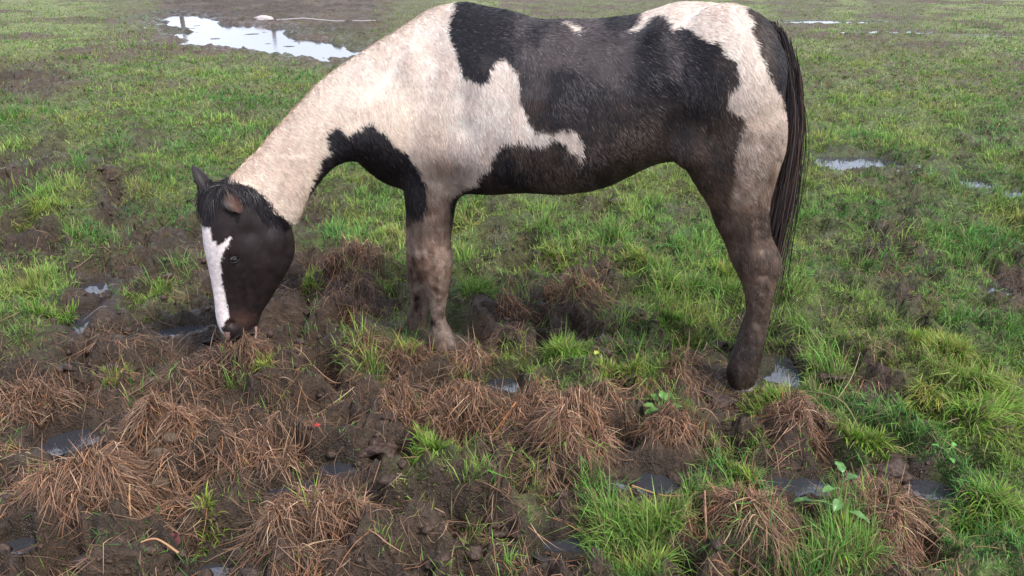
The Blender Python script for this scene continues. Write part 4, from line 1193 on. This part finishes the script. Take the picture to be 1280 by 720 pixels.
# ---- mud clods
def lump(r, seed, subdiv=2, rough=.28, flat=.7):
    import bmesh
    bm = bmesh.new(); bmesh.ops.create_icosphere(bm, subdivisions=subdiv, radius=1.0)
    V = np.array([v.co[:] for v in bm.verts]); T = np.array([[v.index for v in f.verts] for f in bm.faces]); bm.free()
    o = seed * 3.7
    d = 1 + (fbm(V[:, 0] * 1.3 + o, V[:, 1] * 1.3 + V[:, 2], 1.1, 3, seed % 7) - .5) * rough * 3 + (fbm(V[:, 2] * 2 + o, V[:, 0] * 2 - V[:, 1], 2.2, 2, (seed + 3) % 7) - .5) * rough * 1.3
    V = V * d[:, None] * r; V[:, 2] *= flat
    return V, T
base_l = [lump(1, s, 1, .60, .62) for s in range(14)]
def clods(n, y0, y1, rmin, rmax, sub):
    y = y0 * (y1 / y0) ** RNG.random(n); x = (RNG.random(n) * 2 - 1) * (.78 * y + .4)
    p = plan_at(x, y); br = fbm(x, y, 3.8, 3, 6)
    ok = RNG.random(n) < (p[:, 2] * (.25 + sstep(.45, .6, br)) + .15 * p[:, 1] + .07 * p[:, 0]) * (1 - wetness(x, y) * .8)
    x, y = x[ok], y[ok]; z = height(x, y)
    VV = []; TT = []; o = 0
    for i in range(len(x)):
        V, T = base_l[i % 14]
        r = rmin + (rmax - rmin) * random.random() ** 2.6
        a = random.random() * 6.28; c, s = math.cos(a), math.sin(a)
        sx = r * random.uniform(.8, 1.3); sy = r * random.uniform(.8, 1.2)
        W = np.stack([(V[:, 0] * c - V[:, 1] * s) * sx, (V[:, 0] * s + V[:, 1] * c) * sy, V[:, 2] * r], -1) + np.array([x[i], y[i], z[i] - r * .16])
        VV.append(W); TT.append(T + o); o += len(V)
    return np.concatenate(VV), np.concatenate(TT)
V, T = clods(5500, 1.5, 8, .004, .026, 1)
link('mud_clods', np_mesh('mud_clods', V, None, T, smooth=True), M_CLOD, kind='stuff', label='small dark clods and crumbs of churned mud')

def place_lump(name, u, v, rpx, label, cat, mat, seed, group=None, flat=.65, sx=1.2, rough=.2, sink=.3, lift=0.0):
    g = gnd(u, v); c = blob(u, v, rpx, rpx)
    r = c[2]; V, T = lump(r, seed, 3, rough, flat); V[:, 0] *= sx
    z = float(height(g[0], g[1])) + r * flat * (1 - sink) * .6 + lift
    o = link(name, np_mesh(name, V, None, T, smooth=True), mat, label=label, category=cat)
    if group: o['group'] = group
    o.location = (g[0], g[1], z); o.rotation_euler = (0, 0, random.uniform(-.4, .4))
    return o
for i, (u, v, r, lab) in enumerate([(196, 563, 9, 'grey brown dung ball at the back left of the pile in dead grass'), (216, 563, 9, 'grey brown dung ball at the back right of the pile in dead grass'),
                                    (201, 578, 12, 'large dung ball in the middle of the pile in dead grass'), (197, 596, 13, 'largest dung ball at the front of the pile in dead grass'),
                                    (177, 587, 10, 'dung ball at the left side of the pile in dead grass'), (172, 572, 8, 'small leftmost dung ball of the pile, half sunk'),
                                    (322, 672, 10, 'leftmost dark dung ball by the black hole at the bottom edge'), (341, 661, 9, 'topmost dark dung ball by the black hole at the bottom edge'),
                                    (334, 690, 10, 'nearest dark dung ball by the black hole at the bottom edge')]):
    place_lump('horse_dropping', u, v, r, lab, 'dung', M_DUNG, 30 + i, 'balls of horse dung', .85, 1.1, .10, .1)
for i, (u, v, r, lab) in enumerate([(474, 562, 20, 'rounded dark mud clod left of the bottom centre green tuft'), (762, 436, 13, 'blackish wet clod right of the bright green tuft, left one of two'),
                                    (790, 440, 12, 'blackish wet clod right of the bright green tuft, right one of two'), (780, 258, 11, 'grey clod on the grass just below the belly'),
                                    (897, 434, 14, 'brown mud clod touching the left of the hind pastern'), (895, 497, 20, 'wet mud clod pushed up in front of the hind hoof'),
                                    (1215, 640, 12, 'dark clod half hidden in grass at lower right'), (588, 690, 26, 'large wet mud clod at bottom centre of the field'),
                                    (1035, 478, 12, 'purple brown clod right of the wet patch by the hind hoof'), (45, 480, 20, 'flat dark clod near left edge above the dead grass tussock'),
                                    (140, 455, 17, 'broad low clod behind the thin green tuft at left'), (1115, 590, 20, 'smeared wet clod left of the rightmost puddle'),
                                    (630, 660, 16, 'upright dark clod beside the twig at bottom centre'), (855, 590, 15, 'dark clod at the right rim of widest middle puddle'),
                                    (385, 502, 20, 'dark clod behind the tall arching tussock')]):
    place_lump('mud_clod', u, v, r, lab, 'mud clod', M_CLOD, 50 + i, 'larger mud clods', .55, 1.25, .55, .55)

# ---- broad-leaved weeds
def leaf_mesh(L, W, fold=.18, droop=.4, col=(.10, .30, .04), nseg=7, wav=.08, seed=0):
    r = np.random.default_rng(seed); V = []; C = []
    for i in range(nseg + 1):
        t = i / nseg
        w = W * (math.sin(math.pi * min(1, t * .92 + .06)) ** .75) if i < nseg else .0008
        x = L * t; z = -droop * L * t * t
        for s, wz in ((-1, 1), (-.5, .45), (0, 0), (.5, .45), (1, 1)):
            V.append((x + r.normal(0, L * .008), s * w * .5, z + fold * w * wz + wav * w * math.sin(i * 1.9 + s * 2)))
            C.append(np.array(col) * ((1.35 if s == 0 else 1.0) * (.85 + .3 * r.random())))
    Q = [(i * 5 + j, (i + 1) * 5 + j, (i + 1) * 5 + j + 1, i * 5 + j + 1) for i in range(nseg) for j in range(4)]
    return np_mesh('leaf', V, Q, None, C, smooth=True)
def stem_mesh(path, r, col):
    path = np.array(path); K = len(path); m = 6; rs = []
    tg = unit(np.gradient(path, axis=0)); a = unit(np.cross(tg, [0.1, 1, .05])); b = np.cross(tg, a)
    for i in range(K):
        th = np.linspace(0, 6.283, m, endpoint=False)
        rs.append(path[i] + (np.cos(th)[:, None] * a[i] + np.sin(th)[:, None] * b[i]) * r * (1 - .5 * i / K))
    Q = [(i * m + j, i * m + (j + 1) % m, (i + 1) * m + (j + 1) % m, (i + 1) * m + j) for i in range(K - 1) for j in range(m)]
    return np_mesh('stem', np.concatenate(rs), Q, None, np.tile(col, (K * m, 1)), smooth=True)
def weed(u, v, leaves, label, stemh=0.0, lean=(0, 0), col=(.10, .30, .045)):
    g = gnd(u, v); z = float(height(g[0], g[1]))
    e = bpy.data.objects.new('leafy_weed', None); COL.objects.link(e); e.location = (g[0], g[1], z)
    e['label'] = label; e['category'] = 'weed'
    for k, (az, el, L, W, hgt, st) in enumerate(leaves):
        L *= .78; W *= .78
        base = np.array([lean[0] * hgt, lean[1] * hgt, hgt])
        d = np.array([math.cos(az) * math.cos(el), math.sin(az) * math.cos(el), math.sin(el)])
        tip = base + d * st
        p = [base + (tip - base) * t + np.array([0, 0, .15 * st * math.sin(math.pi * t)]) for t in np.linspace(0, 1, 5)]
        link('leaf_stalk', stem_mesh(p, .0016, (.13, .26, .07)), M_LEAF, e)
        lf = link('leaf', leaf_mesh(L, W, .2, .35, np.array(col) * random.uniform(.8, 1.25), 7, .10, k + int(u)), M_LEAF, e)
        lf.location = tip; lf.rotation_euler = (random.uniform(-.35, .35), -el * .6, az)
    if stemh > 0:
        p = [np.array([lean[0] * stemh * t, lean[1] * stemh * t, stemh * t]) for t in np.linspace(0, 1, 7)]
        link('stem', stem_mesh(p, .0032, (.12, .22, .06)), M_LEAF, e)
    return e
weed(826, 536, [(math.radians(a), math.radians(e_), L, W, .01, s) for a, e_, L, W, s in
                [(200, 25, .050, .036, .030), (170, 35, .045, .034, .035), (250, 10, .052, .036, .030), (285, 20, .045, .034, .025), (330, 25, .052, .036, .03), (10, 30, .05, .034, .035),
                 (60, 55, .045, .03, .045), (120, 50, .045, .03, .045), (90, 70, .04, .028, .05), (225, 45, .04, .03, .04), (310, 48, .042, .03, .045)]],
     'low leafy green weed growing from the mud left of the hind hoof', 0, (0, 0), (.085, .185, .035))
weed(1042, 668, [(math.radians(170), .25, .060, .034, .05, .075), (math.radians(20), .5, .045, .036, .13, .02), (math.radians(95), .9, .05, .036, .15, .012), (math.radians(240), .1, .055, .034, .09, .02),
                 (math.radians(330), .1, .07, .036, .05, .03), (math.radians(200), .4, .045, .03, .11, .03), (math.radians(300), .0, .06, .032, .03, .03)],
     'tall green weed with rounded leaves at lower right between two tussocks', .15, (.03, .12), (.080, .170, .045))
weed(1006, 650, [(math.radians(160), .4, .05, .036, .03, .05), (math.radians(40), .5, .03, .02, .02, .03)], 'small two leaved weed left of the tall green weed', .03, (0, 0), (.08, .17, .045))
weed(1180, 585, [(math.radians(150), .5, .03, .022, .02, .03), (math.radians(40), .5, .03, .02, .02, .03), (math.radians(270), .3, .03, .02, .01, .02)], 'tiny round leaved weed at right below the flattened grass', .02, (0, 0), (.10, .30, .05))

# fallen leaves
def fallen(u, v, L, W, col, az, label):
    g = gnd(u, v); z = float(height(g[0], g[1])) + .022
    o = link('fallen_leaf', leaf_mesh(L, W, .25, .2, col, 7, .2, int(u)), M_LEAF, label=label, category='leaf'); o.data = o.data
    o.location = (g[0], g[1], z); o.rotation_euler = (.3, -.1, az)
fallen(212, 668, .075, .045, (.17, .060, .062), -1.0, 'dull red fallen leaf on the mud at lower left')
fallen(397, 567, .018, .014, (.45, .03, .03), .3, 'tiny bright red leaf at the rim of the dark hole')
fallen(742, 468, .03, .02, (.42, .45, .08), .9, 'small yellow leaf standing beside the bright green tuft')

# loose stalks
def stalk(path, r, col, label):
    pts = [(*gnd(u, v), h) for u, v, h in path]
    pts = np.array([(x, y, float(height(x, y)) + h) for x, y, h in pts])
    P = np.array([p for p in resample([tuple(p) for p in pts], 5)])
    o0 = P[0].copy(); me = stem_mesh(P - o0, r, col); me.name = 'dry_stalk'
    o = link('dry_stalk', me, M_STRAW, label=label, category='stalk'); o.location = o0
stalk([(586, 548, .02), (612, 540, .05), (645, 525, .04)], .005, (.46, .20, .075), 'thick orange stalk lying on the band of dead grass in the middle')
stalk([(164, 650, .0), (165, 640, .06), (168, 632, .11)], .0042, (.42, .24, .12), 'upright split tan stalk in the lower left dead grass')
stalk([(880, 690, .0), (882, 668, .05), (878, 640, .09)], .004, (.40, .22, .13), 'upright brown stalk on the large bottom edge tussock')
stalk([(790, 606, .02), (835, 622, .03), (885, 628, .02)], .003, (.40, .22, .11), 'long thin stalk lying below the widest middle puddle')
stalk([(620, 650, 0), (626, 630, .06), (634, 612, .10)], .006, (.085, .050, .036), 'dark stiff twig sticking up at bottom centre')
stalk([(1042, 505, .01), (1062, 482, .04), (1072, 458, .09)], .0017, (.36, .30, .17), 'bent pale stalk right of the hind hoof wet patch')
stalk([(1000, 500, .02), (1050, 530, .05), (1092, 552, .03)], .003, (.22, .20, .09), 'long mossy stick leaning left of the flattened grass')
stalk([(722, 492, .05), (745, 500, .05), (770, 508, .03)], .0032, (.42, .23, .12), 'short tan stalk crossing mud below the bright green tuft')
stalk([(225, 700, .02), (200, 692, .04), (180, 696, .02)], .0036, (.40, .22, .12), 'tan stalk lying in mud at bottom left corner')
stalk([(455, 485, .04), (420, 472, .05), (392, 466, .04)], .003, (.34, .20, .13), 'thin stalk pointing up left of the dead grass below the front legs')

# ---- far fence, wire and pale lump by the pool
def fence():
    e = bpy.data.objects.new('wire_fence', None); COL.objects.link(e)
    a = np.array([-11.75, 30.0]); b = np.array([-8.65, 30.4]); st = b - a
    e.location = (a[0], a[1], 0); e['label'] = 'far wooden post and wire fence behind the pale pool'; e['category'] = 'fence'
    P = [a + st * k for k in range(-5, 14)]
    for i, p in enumerate(P):
        z0 = float(height(p[0], p[1])) - .1; h = 1.5 + random.uniform(-.05, .05); r = .06 + random.uniform(0, .02)
        rs = []
        for t, s in ((0, 1.05), (.5, 1.0), (.96, .95), (1, .6)):
            w = np.sin(TH * 3 + i) * .04 + 1
            rs.append(np.stack([np.cos(TH) * r * s * w, np.sin(TH) * r * s * w, np.full(NR, z0 + h * t)], -1) + np.array([p[0] - a[0] + t * random.uniform(-.03, .03), p[1] - a[1], 0]))
        V, Q, T = loft(rs); link('post', np_mesh('post', V, Q, T), M_WOOD, e)
    for hz in (.5, .85, 1.25):
        pp = []
        for i in range(len(P) - 1):
            for t in np.linspace(0, 1, 5)[:-1]:
                q = P[i] * (1 - t) + P[i + 1] * t; pp.append((q[0] - a[0], q[1] - a[1], hz - .05 * math.sin(math.pi * t)))
        link('wire', stem_mesh(pp, .006, (.4, .4, .4)), M_WIRE, e)
fence()
M_STONE = mat_plain('pale_stone', (.40, .35, .33), .8, .3, .2, 30., .006)
place_lump('stone', 331, 25, 8, 'pale stone at the far rim of the pool', 'stone', M_STONE, 90, None, .55, 1.6, .15, .1)
pts = [(*gnd(u, v),) for u, v in [(346, 25), (380, 26), (420, 26.5), (470, 27)]]
cp = [(x, y, float(height(x, y)) + .05) for x, y in pts]
o = link('fallen_wire', stem_mesh(np.array(cp) - np.array(cp[0]), .012, (.4, .4, .4)), M_WIRE, label='pale fallen fence wire running right from the stone at the pool', category='wire'); o.location = cp[0]
